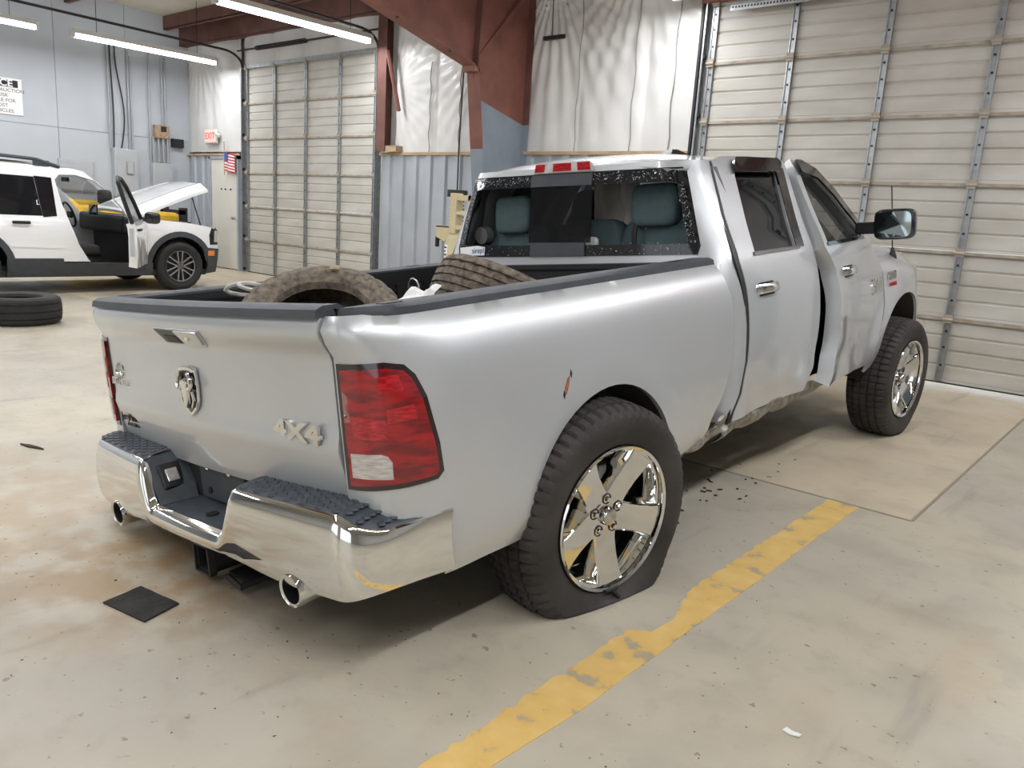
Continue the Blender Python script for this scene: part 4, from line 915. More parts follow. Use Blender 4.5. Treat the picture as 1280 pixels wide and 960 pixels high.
# ---- interior
fl_ = MB(); fl_.b2((-.85, .95, .60), (.85, 2.8, .66)); fl_.obj('cab_floor', BLACK, truck, smooth=0)
panel(MB(), [(-.62, 1.02), (.62, 1.02), (.62, YF-.02), (-.62, YF-.02)], lambda u, v: (u, v, roof_z(u, v)-.045), .08, .01).obj('headliner', HEADLINER, truck)
def cushion(d, n=2.8, nu=20, nv=12):
    mb = MB()
    def fn(u, v):
        t, p = 2*PI*u, PI*(v-.5); e = 2/n
        sg_ = lambda c: (1 if c >= 0 else -1)*abs(c)**e
        return (d[0]/2*sg_(math.cos(p))*sg_(math.cos(t)), d[1]/2*sg_(math.cos(p))*sg_(math.sin(t)), d[2]/2*sg_(math.sin(p)))
    return mb.grid(nu, nv, fn)
def put(mb, name, mt, parent, c, rx=0, **k):
    o = mb.obj(name, mt, parent, smooth=70, **k); o.location = c; o.rotation_euler = (rx, 0, 0); return o
rseat = empty('rear_bench'); rseat.parent = truck
for x, w in ((-.50, .56), (.03, .42), (.50, .56)):
    put(cushion((w, .16, .66), 5), 'seat_back', SEAT, rseat, (x, 1.15, 1.255), -.10)
    put(cushion((w, .50, .16), 5), 'seat_cushion', SEAT, rseat, (x, 1.45, .92))
for x in (-.48, .46):
    put(cushion((.27, .10, .215), 5), 'headrest', SEAT, rseat, (x, 1.105, 1.635), -.10)
    for dx in (-.065, .065): MB().cyl((x+dx, 1.115, 1.45), (x+dx, 1.105, 1.56), .007, n=8).obj('headrest_post', CHROME, rseat)
put(cushion((.22, .10, .09), 4), 'headrest', SEATBLK, rseat, (-.06, 1.12, 1.525), -.1)
for x in (-.46, .50):
    fs_ = empty('front_seat'); fs_.parent = truck
    put(cushion((.50, .16, .70), 4), 'seat_back', SEATBLK, fs_, (x, 1.95, 1.22), -.25)
    put(cushion((.50, .50, .16), 4), 'seat_cushion', SEATBLK, fs_, (x, 2.2, .90))
    put(cushion((.28, .10, .22), 4), 'headrest', SEATBLK, fs_, (x, 1.83, 1.66), -.2)
dash = MB(); dash.box((0, 2.68, 1.18), (1.6, .36, .26)); dash.obj('dashboard', BLACK, truck, smooth=0, bevel=.04)
sw = MB(); sw.tube([(-.42+.18*math.cos(t), 2.42-.06*math.sin(t), 1.24+.17*math.sin(t)) for t in [2*PI*k/24 for k in range(24)]], .014, 6, True); sw.cyl((-.42, 2.42, 1.24), (-.42, 2.6, 1.15), .04, n=10); sw.obj('steering_wheel', BLACK, truck)
# deployed curtain airbag hanging inside, trim and belts
def airbag(x0, x1, y, z1, z0, seed):
    return MB().grid(20, 14, lambda u, v: (x0+(x1-x0)*u, y+.05*noise.noise((u*4, v*3, seed))+.03*math.sin(u*14), z1+(z0-z1)*v+.02*noise.noise((u*5, 1, seed))))
airbag(-.06, .22, 1.30, 1.79, 1.44, 1.).obj('curtain_airbag', CURTAIN, truck, smooth=70, fix=False)
airbag(-.72, -.63, 1.25, 1.70, 1.45, 2.).obj('curtain_airbag', CURTAIN, truck, smooth=70, fix=False)
for s in (-1, 1):
    cpn = MB(); cpn.add([(s*.66, 1.03, 1.80), (s*.74, 1.20, 1.80), (s*.90, 1.20, 1.38), (s*.76, .98, 1.38)], [(0, 1, 2, 3)]); cpn.obj('pillar_trim', INTERIOR, truck, fix=False)
bl_ = MB(); bl_.tube([(.36, 1.07, 1.56), (.355, 1.05, 1.50), (.36, 1.04, 1.43)], .014, 6); bl_.obj('seat_belt', BLACK, truck); MB().cyl((-.69, 1.02, 1.53), (-.69, 1.08, 1.53), .05, n=14).obj('belt_reel', INTERIOR, truck)
put(cushion((.09, .04, .06), 3), 'belt_buckle', PAPER, truck, (.10, 1.03, 1.465))

# ---- wheels
def tire_profile(R, r, W, crown=.010, grooves=(), gd=.010):
    h = W/2; pts = [(-h+.035, r), (-h+.006, r+.012), (-h-.004, r+.035), (-h-.010, (R+r)/2), (-h-.004, R-.045), (-h+.012, R-.020), (-h+.028, R-crown)]
    xs_ = []
    g = sorted(grooves); n = []
    for c in g: n += [(c-.006, 0), (c-.0045, -gd), (c+.0045, -gd), (c+.006, 0)]
    for x, d in n: pts.append((x, R-crown*(x/(h-.028))**2+d))
    pts += [(-x, rr) for x, rr in reversed(pts[:7])]
    return pts
def make_tire(name, mt, R, r, W, n=120, grooves=(-.075, -.025, .025, .075), gd=.010, parent=None, flat=None, lug=.012, shoulder=True):
    pr = tire_profile(R, r, W, grooves=grooves, gd=gd); m_ = len(pr)
    def mod(k, j):
        x, rr = pr[j]
        if rr > R-.03 and k % 4 == 0 and (shoulder or abs(x) < W/2-.03): return -lug*(.9 if abs(x) > W/2-.07 else .55)
        return 0
    mb = MB().lathe(pr, n, mod=mod)
    # inner liner surface
    ip = [(-W/2+.035, r), (-W/2+.02, r+.03), (-W/2+.012, (R+r)/2), (-W/2+.04, R-.03), (0, R-.022)]; ip = ip+[(-x, q) for x, q in reversed(ip[:-1])]
    mb.lathe(ip, n)
    if flat is not None:
        for p in mb.v:
            z = p.z
            if z < -flat+.10:
                k = smoothstep(-flat+.12, -flat-.08, z); p.x *= 1+.20*k*smoothstep(.0, .14, abs(p.x)); 
                if z < -flat: p.z = -flat+(z+flat)*.03; 
                p.y *= 1+.10*k
    return mb.obj(name, mt, parent, smooth=24)
def make_rim(parent, rot=0., scale=1.0):
    # outer face +x ; hub face plane at x = 0 (cap)
    br = MB().lathe([(.020, .258), (.026, .268), (.020, .2715), (.006, .268), (.0, .250), (-.03, .236), (-.12, .228), (-.17, .24), (-.19, .262)], 72); br.obj('rim_barrel', CHROME, parent)
    disc = MB(); disc.lathe([(-.028, .001), (-.028, .078), (-.034, .100), (-.06, .104)], 40); disc.obj('rim_hub', CHROME, parent)
    sp_ = MB()
    for k in range(5):
        a = rot+2*PI*k/5
        R3 = Matrix.Rotation(a, 3, 'X')
        st = ((.055, .058, -.028), (.10, .054, -.025), (.16, .054, -.014), (.215, .058, .000), (.250, .066, .008))
        vs = []
        for r_, hw_, x_ in st: vs += [R3 @ Vector(p) for p in ((x_, r_, -hw_+.006), (x_-.006, r_, -hw_), (x_-.062, r_, -hw_-.014), (x_-.062, r_, hw_+.014), (x_-.006, r_, hw_), (x_, r_, hw_-.006))]
        fs = [(i*6+j, (i+1)*6+j, (i+1)*6+(j+1) % 6, i*6+(j+1) % 6) for i in range(4) for j in range(6)]+[tuple(range(6)), tuple(range(24, 30))]
        so_ = MB().add(vs, fs); so_.obj('spoke', CHROME, parent, smooth=30)
    for k in range(5):
        a = rot+2*PI*(k+.5)/5; c, s_ = math.cos(a)*.0635, math.sin(a)*.0635
        MB().lathe([(-.0275, .021), (-.025, .021), (-.025, .017), (-.034, .016)], 16).xf(Matrix.Translation((0, c, s_))).obj('lug_pocket', DARKSTEEL, parent)
        MB().cyl((-.034, c, s_), (-.014, c, s_), .0115, .009, n=6).obj('lug_nut', CHROME, parent, smooth=20)
    cap_ = MB().lathe([(-.028, .036), (-.010, .034), (-.004, .030), (-.001, .018), (0, .001)], 28); cap_.obj('centre_cap', CHROME_D, parent)
    MB().cyl((-.14, 0, 0), (-.10, 0, 0), .165, n=40).obj('brake_disc', DARKSTEEL, parent)
    MB().box((-.10, .05, .14), (.06, .12, .07)).obj('brake_caliper', STEEL, parent, smooth=0, bevel=.008)
    MB().lathe([(-.13, .226), (-.14, .165), (-.14, .05)], 40).obj('brake_shield', BLACK, parent, fix=False)
TM_I = T_M.inverted()
def wheel(hub, yaw, flat, rot, mirror=False, R=.417, camber=0.):
    t = make_tire('wheel', SIDEWALL, R, .262, .262, parent=None, flat=flat, n=232)
    for p in t.data.vertices: p.co.x -= .112        # hub face (cap) sits 19 mm inside the sidewall
    make_rim(t, rot)
    M_ = Matrix.Translation(hub) @ Matrix.Rotation(yaw, 4, 'Z') @ Matrix.Rotation(camber, 4, 'Y')
    if mirror: M_ = M_ @ Matrix.Rotation(PI, 4, 'Z')
    t.parent = truck; t.matrix_local = TM_I @ M_; return t
wr = wheel((-1.4180, 2.2890, .3105), math.radians(-9), .303, math.radians(-14)); wr['label'] = 'flat rear tire on chrome five-spoke rim'
wf_ = wheel((-1.395, 5.895, .4045), math.radians(-4.5), .397, math.radians(25))
wheel((-3.37, 2.30, .33), math.radians(0), .322, .3, True); wheel((-3.35, 5.88, .40), math.radians(-4), .392, .9, True)
# tear hanging from the flat tire
ter = MB(); ter.tube([(.022, -.005, -.262), (.035, .01, -.275), (.040, .022, -.290), (.048, .03, -.298)], .008, 6); ter.tube([(.03, -.03, -.266), (.034, .0, -.262), (.03, .03, -.264)], .007, 6); ter.obj('tire_tear', DARKSTEEL, wr)
# ================================================================== THINGS IN THE BED
def bed_tire(center, n, label, spin=0., mt=MUDDY, R=.372, r=.20, W=.235, gr=(-.07, -.025, .025, .07)):
    t = make_tire('loose_tire', mt, R, r, W, n=108, grooves=gr, gd=.012, lug=.010, shoulder=True)
    z = Vector(n).normalized(); M_ = z.to_track_quat('X', 'Z').to_matrix().to_4x4(); M_.translation = Vector(center)
    t.matrix_world = T_M @ M_ @ Matrix.Rotation(spin, 4, 'X'); tag(t, label, 'tire', 'loose tires'); return t
th = math.radians(34); bed_tire((-.22, -.49, 1.186), (.83*math.sin(th), -.56*math.sin(th), math.cos(th)), 'muddy tire lying open side up in truck bed by tailgate', R=.355, W=.22)
th = math.radians(31); bed_tire((.06, .37, 1.19), (.35*math.sin(th), .94*math.sin(th), math.cos(th)), 'muddy tire leaning in truck bed with tread turned to tailgate', R=.38, W=.235, gr=(-.075, -.038, 0, .038, .075))
tb = T_M @ Vector((-.10, -.26, 1.20))
pp = MB(); pp.grid(8, 6, lambda u, v: (-.10+.22*u, -.06+.14*v, .035*noise.noise((u*3, v*3, 5.))+.03*u)); po = pp.obj('crumpled_paper', PAPER, None, fix=False, smooth=0)
po.matrix_world = T_M @ Matrix.Translation((.09, -.24, 1.29)) @ Matrix.Rotation(.5, 4, 'X'); tag(po, 'crumpled white paper wedged between the two tires in bed', 'paper')
rp_ = MB(); pts = [(-.71+.04*math.sin(k*.7)+.010*k, -.57+.08*math.cos(k*.55), 1.37+.03*math.sin(k*.5)) for k in range(26)]; rp_.tube(pts, .010, 6)
ro = rp_.obj('rope_coil', mat('pale_rope', (.55, .54, .50), .9), None); ro.matrix_world = T_M; tag(ro, 'loose pale rope loop lying against the rear bed tire', 'rope')
wr_ = MB(); wr_.tube([(-.01+.05*math.cos(k*.5), -.16+.03*k/6, 1.33+.05*abs(math.sin(k*.5))) for k in range(8)], .004, 5); wo = wr_.obj('wire_scrap', STEEL, None); wo.matrix_world = T_M; tag(wo, 'thin bent wire standing up beside the crumpled paper', 'wire')
kn_ = MB(); kn_.tube([(-.46+.02*k, -.34+.01*math.sin(k*1.3), 1.436+.008*math.sin(k*.9)) for k in range(11)], .012, 6); ko = kn_.obj('frayed_strap', mat('tan_strap', (.50, .42, .28), .9), None); ko.matrix_world = T_M; tag(ko, 'short frayed tan strap lying over the rear bed tire', 'strap')

# ================================================================== TIRE ON THE FLOOR
ft = make_tire('loose_tire', RUBBER, .385, .21, .255, n=96, grooves=(-.07, 0, .07), lug=.006, shoulder=False)
ft.matrix_world = Matrix.Translation((-8.85, 2.80, .137)) @ Matrix.Rotation(-PI/2, 4, 'Y'); tag(ft, 'bald black tire lying flat on the floor before the white car', 'tire', 'loose tires')

# ================================================================== FLOOR BITS
yl = MB(); rs = random.Random(11); L_, R_ = [], []
n = 120
for k in range(n+1):
    y = .55+(4.085-.55)*k/n
    l = -1.232+.010*noise.noise((y*6, 0, 1))+.014*noise.noise((y*24, 0, 4)); r = -1.080+.005*noise.noise((y*5, 3, 1))-.02*(1-smoothstep(1.3, 1.7, y))
    l += .070*smoothstep(2.16, 2.20, y)*(1-smoothstep(2.30, 2.62, y)); l += .05*max(0, noise.noise((y*17, 5, 9)))*(1-smoothstep(1.5, 2.0, y)) + .03*max(0, noise.noise((y*30, 5, 3)))
    L_.append((l, y)); R_.append((r, y))
vs = [(x, y, .0015) for x, y in L_]+[(x, y, .0015) for x, y in R_]+[(x, y, -.004) for x, y in L_]+[(x, y, -.004) for x, y in R_]; q = n+1
yl.add(vs, [(i, q+i, q+i+1, i+1) for i in range(n)]+[(i, i+1, 2*q+i+1, 2*q+i) for i in range(n)]+[(q+i, 3*q+i, 3*q+i+1, q+i+1) for i in range(n)])
tag(yl.obj('painted_line', YELLOWLINE, None, smooth=0, fix=False), 'worn yellow parking line painted on the concrete floor', 'floor marking')
mt_ = MB(); mt_.grid(10, 8, lambda u, v: (0, 0, 0)); 
P4 = [Vector((-2.545, .995, 0)), Vector((-2.335, 1.035, 0)), Vector((-2.375, 1.17, 0)), Vector((-2.575, 1.135, 0))]
mm_ = MB(); mm_.grid(10, 8, lambda u, v: (P4[0]*(1-u)+P4[1]*u)*(1-v)+(P4[3]*(1-u)+P4[2]*u)*v+Vector((.004*noise.noise((u*5, 0, 1)), .004*noise.noise((v*5, 0, 1)), .006+.003*noise.noise((u*3, v*3, 1)))))
nn = len(mm_.v); mm_.add([(p.x, p.y, .0005) for p in mm_.v], []); mm_.f += [(i*9+j, (i+1)*9+j, (i+1)*9+j+nn, i*9+j+nn) for i in range(10) for j in (0, 8)]+[(i*9+j, i*9+j+1, i*9+j+1+nn, i*9+j+nn) for i in (0, 10) for j in range(8)]
tag(mm_.obj('rubber_mat', MATBLK, None, smooth=0), 'scuffed black rubber mat piece on floor behind the truck', 'mat')
def scrap(name, c, pts, mt, label, cat, h=.004):
    tag(MB().prism(pts, lambda u, v, w: (c[0]+u, c[1]+v, .001+w+.004*noise.noise((u*30, v*30, c[0]))), h).obj(name, mt, None, smooth=0), label, cat)
scrap('paper_scrap', (-.608, 2.011), [(-.025, -.006), (-.005, -.014), (.022, -.006), (.024, .008), (.0, .006), (-.02, .012)], PAPER, 'small white paper scrap on floor at bottom right', 'paper')
scrap('paper_scrap', (-2.62, 1.78), [(-.03, -.02), (.02, -.03), (.035, .012), (-.01, .028)], PAPER, 'pale paper scrap on the floor near the hitch', 'paper')
scrap('twig', (-4.44, 1.42), [(-.10, -.02), (-.03, -.012), (.07, .035), (.03, .03), (-.05, .012)], CRUMB, 'dark bent twig on floor left of the bumper', 'twig', .008)
cr_ = MB(); rs = random.Random(5)
def pebble(c, r):
    p = [Vector((c[0], c[1], .0))+Vector((rs.uniform(.6, 1)*r*a, rs.uniform(.6, 1)*r*b, max(.0008, r*d*rs.uniform(.5, .9)))) for a, b, d in ((1, 0, 0), (0, 1, 0), (-1, 0, 0), (0, -1, 0), (0, 0, 1))]; cr_.add(p, [(0, 1, 4), (1, 2, 4), (2, 3, 4), (3, 0, 4)])
for k in range(230):
    q = rs.random()
    if q < .35: c = (rs.gauss(-2.6, .45), rs.gauss(1.2, .45))
    elif q < .6: c = (rs.gauss(-1.5, .35), rs.gauss(1.4, .3))
    elif q < .8: c = (rs.uniform(-1.1, -.2), rs.uniform(1.2, 3.8))
    elif q < .9: c = (rs.gauss(-1.45, .2), rs.gauss(3.7, .4))
    else: c = (rs.uniform(-5, -.3), rs.uniform(.6, 6))
    pebble(c, rs.choice((.002, .0025, .003, .004))*(1 if rs.random() < .93 else 1.8))
o = cr_.obj('dirt_crumbs', CRUMB, None, smooth=0, fix=False); tag(o, 'scattered dark dirt crumbs on the concrete floor', 'dirt'); o['kind'] = 'stuff'
dbs = MB()
for k in range(34): 
    c = Vector((rs.gauss(-1.72, .10), rs.gauss(3.6, .5), 0)); dbs.box((c.x, c.y, .003), (rs.uniform(.006, .03), rs.uniform(.005, .014), .005), Matrix.Rotation(rs.uniform(0, 3), 3, 'Z'))
o = dbs.obj('broken_debris', CRUMB, None, smooth=0); tag(o, 'dark broken debris on floor under the damaged sill', 'debris'); o['kind'] = 'stuff'

# ================================================================== AIR COMPRESSOR by the column
ac = tag(empty('air_compressor', (-6.62, 6.84, 0)), 'tan upright air compressor tank beside the grey column', 'air compressor')
tk = MB(); prf = [(.18, .002), (.19, .16), (.26, .215), (.34, .225), (1.02, .225), (1.10, .205), (1.155, .14), (1.17, .002)]
tk.lathe(prf, 32); tk.xf(Matrix.Rotation(-PI/2, 4, 'Y')); 
for p in tk.v: p.z = p.z if p.z > 0 else -p.z
tk.obj('tank', MACHYEL, ac)
for k in range(3): MB().box((.2*math.cos(k*2.1), .2*math.sin(k*2.1), .12), (.06, .06, .24)).obj('foot', MACHYEL, ac, smooth=0)
MB().b2((-.27, -.2, 1.165), (.27, .2, 1.185)).obj('top_plate', MACHYEL, ac, smooth=0)
sd = MB(); sd.add([(-.27, -.2, 1.18), (-.27, -.2, 1.05), (-.12, -.2, 1.0), (.0, -.2, 1.18), (-.27, .2, 1.18), (-.27, .2, 1.05), (-.12, .2, 1.0), (.0, .2, 1.18)], [(0, 1, 2, 3), (4, 7, 6, 5), (0, 4, 5, 1), (1, 5, 6, 2), (2, 6, 7, 3)]); sd.obj('bracket', MACHYEL, ac, smooth=0)
pm = MB(); pm.cyl((-.14, 0, 1.185), (-.14, 0, 1.52), .06, n=14)
for k in range(6): pm.cyl((-.14, 0, 1.24+.045*k), (-.14, 0, 1.255+.045*k), .085, n=14)
pm.obj('pump', DARKSTEEL, ac); MB().cyl((-.14, 0, 1.52), (-.14, 0, 1.60), .12, n=18).obj('air_filter', DARKSTEEL, ac)
MB().b2((-.04, -.22, 1.10), (.06, -.10, 1.56)).obj('belt_guard', MACHYEL, ac, smooth=0, bevel=.01)
bg = MB(); bg.b2((.06, -.21, 1.15), (.30, -.12, 1.20)); bg.b2((.06, -.21, 1.48), (.30, -.12, 1.54)); bg.b2((.24, -.21, 1.15), (.30, -.12, 1.54)); bg.b2((.06, -.21, 1.32), (.30, -.12, 1.36)); bg.obj('belt_guard_cage', MACHYEL, ac, smooth=0)
vl = MB(); vl.cyl((-.22, -.1, 1.03), (-.31, -.13, 1.03), .018, n=8); vl.b2((-.33, -.15, .93), (-.30, -.11, 1.05)); vl.obj('valve_lever', BLACK, ac, smooth=0)
def tank_pt(a, z, r=.2265): return Vector((r*math.sin(a), -r*math.cos(a), z))
lbm = MB(); lbm.grid(8, 1, lambda u, v: tank_pt(-.95+.75*u, .78+.19*v)); lbm.obj('warning_label', PAPER, ac, fix=False)
for k in range(4):
    lbm = MB(); lbm.grid(6, 1, lambda u, v: tank_pt(-.88+(.60 if k % 2 else .5)*u, .80+.042*k+.018*v, .2275)); lbm.obj('label_line', REDINK if k == 0 else INK, ac, fix=False)

# ================================================================== WHITE SUV
suv = tag(empty('suv_car', (-11.93, 5.60, 0), math.radians(0)), 'white compact SUV with open front door and raised hood', 'car')
SP = ((.20, .84), (.28, .88), (.42, .905), (.60, .915), (.80, .92), (.93, .905), (.99, .885), (1.58, .725), (1.66, .66))
def suv_x(y, z):
    x = smooth_tab(SP, z, .02)
    if y > .2: x -= .12*((y-.2)/.5)**2
    return x
SF = lambda s: (lambda u, v: (s*suv_x(u, v), u, v))
SA, SB = (0., .34, .43, .43), (-2.60, .34, .43, .43)
dop = [(-.70, .335), (-1.13, .345), (-1.25, .44), (-1.36, .63), (-1.46, .92), (-1.52, 1.15), (-1.56, 1.44), (-1.50, 1.505), (-1.30, 1.515), (-1.08, 1.46), (-.92, 1.32), (-.78, 1.14), (-.70, 1.0)]
rwn = [(-2.42, .985), (-1.76, .985), (-1.80, 1.46), (-2.38, 1.47)]
for s in (1, -1):
    f = SF(s)
    body = [(-3.3, .42)]+arch_pts(SB, .42, .42, 16)+arch_pts(SA, .42, .42, 16)+[(.50, .42), (.60, .50), (.62, .80), (.56, .90), (.1, .965), (-.45, 1.0), (-.66, 1.02), (-.80, 1.18), (-1.02, 1.42), (-1.20, 1.57), (-1.45, 1.615), (-3.1, 1.62), (-3.25, 1.55), (-3.32, 1.0)]
    panel(MB(), body, f, .07, .03, holes=[dop, rwn] if s > 0 else [rwn, [(p[0], p[1]) for p in ((-1.46, .985), (-.82, .985), (-1.06, 1.40), (-1.2, 1.47), (-1.5, 1.48))]], sgn=s).obj('body_side', WHITE, suv, smooth=45)
    panel(MB(), [(-2.44, .975), (-1.74, .975), (-1.78, 1.47), (-2.40, 1.48)], offset_fn(f, -.012, s), .1, .004, sgn=s).obj('rear_side_window', TINT, suv)
    panel(MB(), [(-1.76, .97), (-1.60, .99), (-1.60, 1.46), (-1.80, 1.47)], offset_fn(f, .004, s), .1, .008, sgn=s).obj('pillar_cover', GLOSSBLK, suv)
    panel(MB(), [(-2.2, .235), (-.40, .235), (-.40, .40), (-1.55, .40), (-1.56, .46), (-2.2, .46)], offset_fn(f, .012, s), .08, .03, sgn=s).obj('rocker_cladding', PLASTIC, suv)
    for A in (SA, SB):
        outer = arch_pts((A[0], A[1], .50, .50), .30, .30, 20); inner = arch_pts((A[0], A[1], .425, .425), .30, .30, 20)
        if A is SB: outer = [p for p in outer]
        panel(MB(), outer+inner[::-1], offset_fn(f, .014, s), .06, .03, sgn=s).obj('arch_cladding', PLASTIC, suv)
        wh = MB(); pts = arch_pts((A[0], A[1], .44, .44), .25, .25, 16); wh.add([(s*(suv_x(y, .6)-.03), y, z) for y, z in pts]+[(s*.55, y, z) for y, z in pts], [(i, i+1, 18+i, 17+i) for i in range(16)]+[tuple(range(17, 34))]); wh.obj('wheel_house', BLACK, suv, fix=False)
    rr = MB(); pts = [(s*.70, -3.0, 1.63), (s*.71, -2.9, 1.675), (s*.71, -2.2, 1.69), (s*.71, -1.75, 1.675), (s*.715, -1.48, 1.60)]; rr.tube(pts, .022, 7); rr.b2((s*.695, -1.78, 1.60), (s*.725, -1.60, 1.665)); rr.obj('roof_rail', PLASTIC, suv)
    hdl = MB(); hdl.box((s*.925, -2.02, .90), (.03, .2, .035)); hdl.obj('door_handle', BLACK, suv, smooth=0, bevel=.008)
    cr2 = panel(MB(), [(-2.15, .60), (-1.55, .585), (-1.55, .605), (-2.15, .625)], offset_fn(f, .006, s), .1, .008, sgn=s).obj('door_crease', WHITE, suv)
    hl_ = panel(MB(), [(.46, .66), (.60, .66), (.60, .88), (.50, .90), (.45, .80)], offset_fn(f, .006, s), .04, .02, sgn=s).obj('headlight', GLOSSBLK, suv)
    panel(MB(), [(.53, .70), (.59, .70), (.59, .86), (.545, .86)], offset_fn(f, .011, s), .04, .01, sgn=s).obj('headlight_lens', CLEARLENS, suv)
    panel(MB(), [(.42, .50), (.53, .50), (.53, .575), (.42, .575)], offset_fn(f, .020, s), .04, .02, sgn=s).obj('side_marker', ORANGE, suv)
    panel(MB(), [(.40, .24), (.58, .26), (.62, .60), (.36, .62), (.44, .42)], offset_fn(f, .010, s), .05, .02, sgn=s).obj('bumper_corner', PLASTIC, suv)
MB().grid(10, 8, lambda u, v: (-.73+1.46*u, -3.1+1.80*v, 1.645+.03*(1-(2*u-1)**2)-.03*v**3)).obj('roof', WHITE, suv, fix=False)
MB().grid(8, 6, lambda u, v: (-.68+1.36*u-.0, -1.28+.56*v, 1.605-.47*v-.02*(2*u-1)**2)).obj('windshield', CLEAR, suv, fix=False)
MB().b2((-.80, -3.34, .4), (.80, -3.25, 1.5)).obj('tailgate', WHITE, suv, smooth=0, bevel=.03)
fbp = MB(); fbp.grid(16, 6, lambda u, v: (-.80+1.6*u, .70-.12*abs(2*u-1)**3+.03*math.sin(PI*v), .28+.36*v)); fbp.obj('front_bumper', PLASTIC, suv, fix=False)
MB().b2((-.70, .58, .62), (.70, .66, .90)).obj('grille', BLACK, suv, smooth=0)
eng = MB(); eng.box((0, .05, .78), (.9, .7, .20)); eng.box((.3, .25, .9), (.3, .3, .12)); eng.cyl((-.5, -.2, .85), (-.5, -.2, .95), .08, n=12); eng.obj('engine_cover', BLACK, suv, smooth=0)
# hood raised on its prop
hdm = MB(); ang = math.radians(24); hp0 = Vector((0, -.60, 1.05))
def hood_pt(u, v):
    x = -.78+1.56*u; d = 1.22*v; xx = x*(1-.10*v*v); bow = .05*(1-(2*u-1)**2)-.05*v**3+.018*(smoothstep(.62, .70, abs(2*u-1))-smoothstep(.78, .9, abs(2*u-1)))
    return Vector((xx, hp0.y+d*math.cos(ang)-bow*math.sin(ang), hp0.z+d*math.sin(ang)+bow*math.cos(ang)-.05*abs(2*u-1)**6))
hdm.grid(32, 14, hood_pt); nn = len(hdm.v); hdm.add([p-Vector((0, -.012, .035)) for p in list(hdm.v)], []); hdm.f += [tuple(i+nn for i in f_) for f_ in list(hdm.f)]
w_ = 15; hdm.f += [(i*w_+j, (i+1)*w_+j, (i+1)*w_+j+nn, i*w_+j+nn) for i in range(32) for j in (0, 14)]+[(i*w_+j, i*w_+j+1, i*w_+j+1+nn, i*w_+j+nn) for i in (0, 32) for j in range(14)]
hdm.obj('hood', WHITE, suv, smooth=45)
MB().tube([(.70, .42, .93), (.66, .30, 1.38)], .009, 6).obj('hood_prop', BLACK, suv)
# interior
MB().b2((-.82, -3.2, .30), (.82, -.45, .36)).obj('car_floor', BLACK, suv, smooth=0)
ds = MB(); ds.box((0, -.58, .90), (1.5, .28, .26)); ds.obj('dashboard', BLACK, suv, smooth=0, bevel=.05); MB().box((0, -.80, 1.07), (.25, .02, .14)).obj('centre_screen', GLOSSBLK, suv, smooth=0)
MB().b2((-.82, -.48, .3), (.82, -.44, 1.0)).obj('firewall', BLACK, suv, smooth=0)
for x in (-.38, .38):
    st_ = empty('front_seat'); st_.parent = suv
    put(cushion((.50, .52, .17), 4), 'seat_cushion', SEATBLK, st_, (x, -1.20, .54)); put(cushion((.48, .17, .70), 4), 'seat_back', SEATBLK, st_, (x, -1.56, .92), -.28); put(cushion((.26, .11, .19), 4), 'headrest', SEATBLK, st_, (x, -1.72, 1.34), -.2)
put(cushion((1.3, .18, .7), 5), 'rear_seat_back', SEATBLK, suv, (0, -2.5, .95), -.2)
sw2 = MB(); sw2.tube([(-.38+.17*math.cos(t), -.98-.05*math.sin(t), .98+.165*math.sin(t)) for t in [2*PI*k/24 for k in range(24)]], .015, 6, True); sw2.box((-.38, -.97, .98), (.12, .04, .09)); sw2.obj('steering_wheel', BLACK, suv)
MB().box((0, -1.15, 1.46), (.22, .03, .06)).obj('rear_view_mirror', BLACK, suv, smooth=0, bevel=.01)
# open front door
sd_ = empty('front_door'); sd_.parent = suv; sd_.location = (.90, -.47, 0); sd_.rotation_euler = (0, 0, math.radians(58))
def dfn(u, v): return (smooth_tab(SP, v, .02)-.90+.018*noise.noise((u*6, v*4, 2.))*smoothstep(.9, .6, v), u, v)
panel(MB(), [(-1.0, .40), (-.05, .40), (-.02, .70), (-.05, .98), (-.25, 1.0), (-1.05, .98), (-1.06, .7)], dfn, .07, .10).obj('door_skin', WHITE, sd_, smooth=45)
fr3 = MB(); pts = [(smooth_tab(SP, z)-.93, y, z) for y, z in ((-1.04, .96), (-1.10, 1.25), (-1.10, 1.45), (-1.0, 1.51), (-.80, 1.50), (-.55, 1.40), (-.32, 1.20), (-.16, 1.0))]; fr3.tube(pts, .026, 7); fr3.obj('window_frame', BLACK, sd_)
panel(MB(), [(-1.04, .97), (-.17, .97), (-.34, 1.20), (-.56, 1.39), (-.8, 1.49), (-1.0, 1.5), (-1.09, 1.44)], lambda u, v: (smooth_tab(SP, v)-.93, u, v), .1, .004).obj('door_glass', CLEAR, sd_)
MB().b2((-.10, -1.0, .45), (-.06, -.1, .95)).obj('door_trim', BLACK, sd_, smooth=0, bevel=.02)
MB().b2((-.07, -1.062, .55), (-.02, -1.052, .90)).obj('latch_plate', BOXGREY, sd_, smooth=0)
put(cushion((.20, .09, .16), 3.5), 'door_mirror', GLOSSBLK, sd_, (.10, -.20, 1.02)); MB().b2((-.04, -.24, .97), (.04, -.14, 1.02)).obj('mirror_mount', BLACK, sd_, smooth=0)
MB().box((.03, -.86, .88), (.035, .19, .03)).obj('door_handle', BLACK, sd_, smooth=0, bevel=.008)
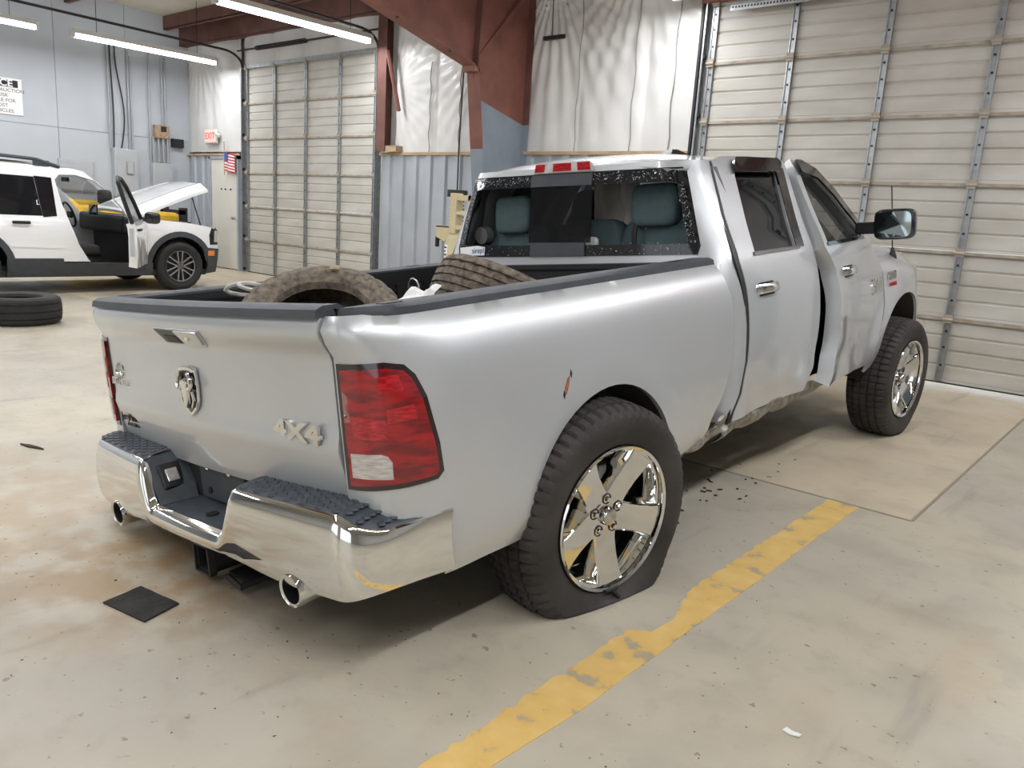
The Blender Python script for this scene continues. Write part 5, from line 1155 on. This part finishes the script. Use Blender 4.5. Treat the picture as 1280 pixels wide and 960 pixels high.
# wheels
def suv_wheel(x, y, s):
    t = make_tire('wheel', RUBBER, .352, .222, .225, n=72, grooves=(-.05, 0, .05), lug=.006); t.parent = suv; t.location = (s*.80, y, .350)
    if s < 0: t.rotation_euler = (0, 0, PI)
    MB().lathe([(.09, .205), (.10, .222), (.085, .226), (.02, .212), (-.09, .215)], 40).obj('rim_barrel', mat('dark_alloy', (.16, .16, .17), .35, .8), t)
    MB().lathe([(.035, .001), (.035, .21)], 40).obj('rim_back', BLACK, t, fix=False)
    for k in range(6):
        a = PI/6+k*PI/3
        for off in (-.022, .022):
            R3 = Matrix.Rotation(a, 3, 'X'); sp_ = MB(); sp_.box((0, 0, 0), (.03, .165, .016)); sp_.v = [R3 @ (p+Vector((.082, .128, off*(1+.8*(p.y > 0))))) for p in sp_.v]; sp_.obj('spoke', STEEL, t, smooth=0)
    MB().lathe([(.07, .058), (.095, .05), (.10, .03), (.10, .001)], 24).obj('hub', mat('dark_alloy', (.16, .16, .17), .35, .8), t)
for y in (0, -2.60):
    for s in (1, -1): suv_wheel(0, y, s)
MB().b2((-.85, -2.9, .22), (.85, .4, .30)).obj('underbody', BLACK, suv, smooth=0)

# ================================================================== YELLOW MACHINE behind the SUV
ym = tag(empty('yellow_forklift', (-14.55, 6.6, 0)), 'yellow forklift half hidden behind the white SUV', 'forklift')
MB().box((0, -.2, .72), (.95, 1.5, .62)).obj('chassis', YELLOW, ym, smooth=0, bevel=.06)
MB().box((0, -.95, .80), (1.0, .35, .75)).obj('counterweight', YELLOW, ym, smooth=0, bevel=.12)
put(cushion((.5, .45, .14), 4), 'seat_cushion', SEATBLK, ym, (0, -.3, 1.08)); put(cushion((.42, .12, .28), 4), 'seat_back', SEATBLK, ym, (0, -.55, 1.22))
ms = MB(); 
for s in (-1, 1): ms.b2((s*.30, .62, .1), (s*.40, .74, 1.12))
for z in (.4, 1.0): ms.b2((-.4, .62, z), (.4, .70, z+.08))
ms.obj('mast', DARKSTEEL, ym, smooth=0)
for s in (-1, 1):
    MB().b2((s*.18, .72, .06), (s*.28, 1.25, .10)).obj('fork', DARKSTEEL, ym, smooth=0)
    for y, r in ((.35, .30), (-.85, .24)): MB().cyl((s*.38, y, r), (s*.54, y, r), r, n=24).obj('wheel', RUBBER, ym)
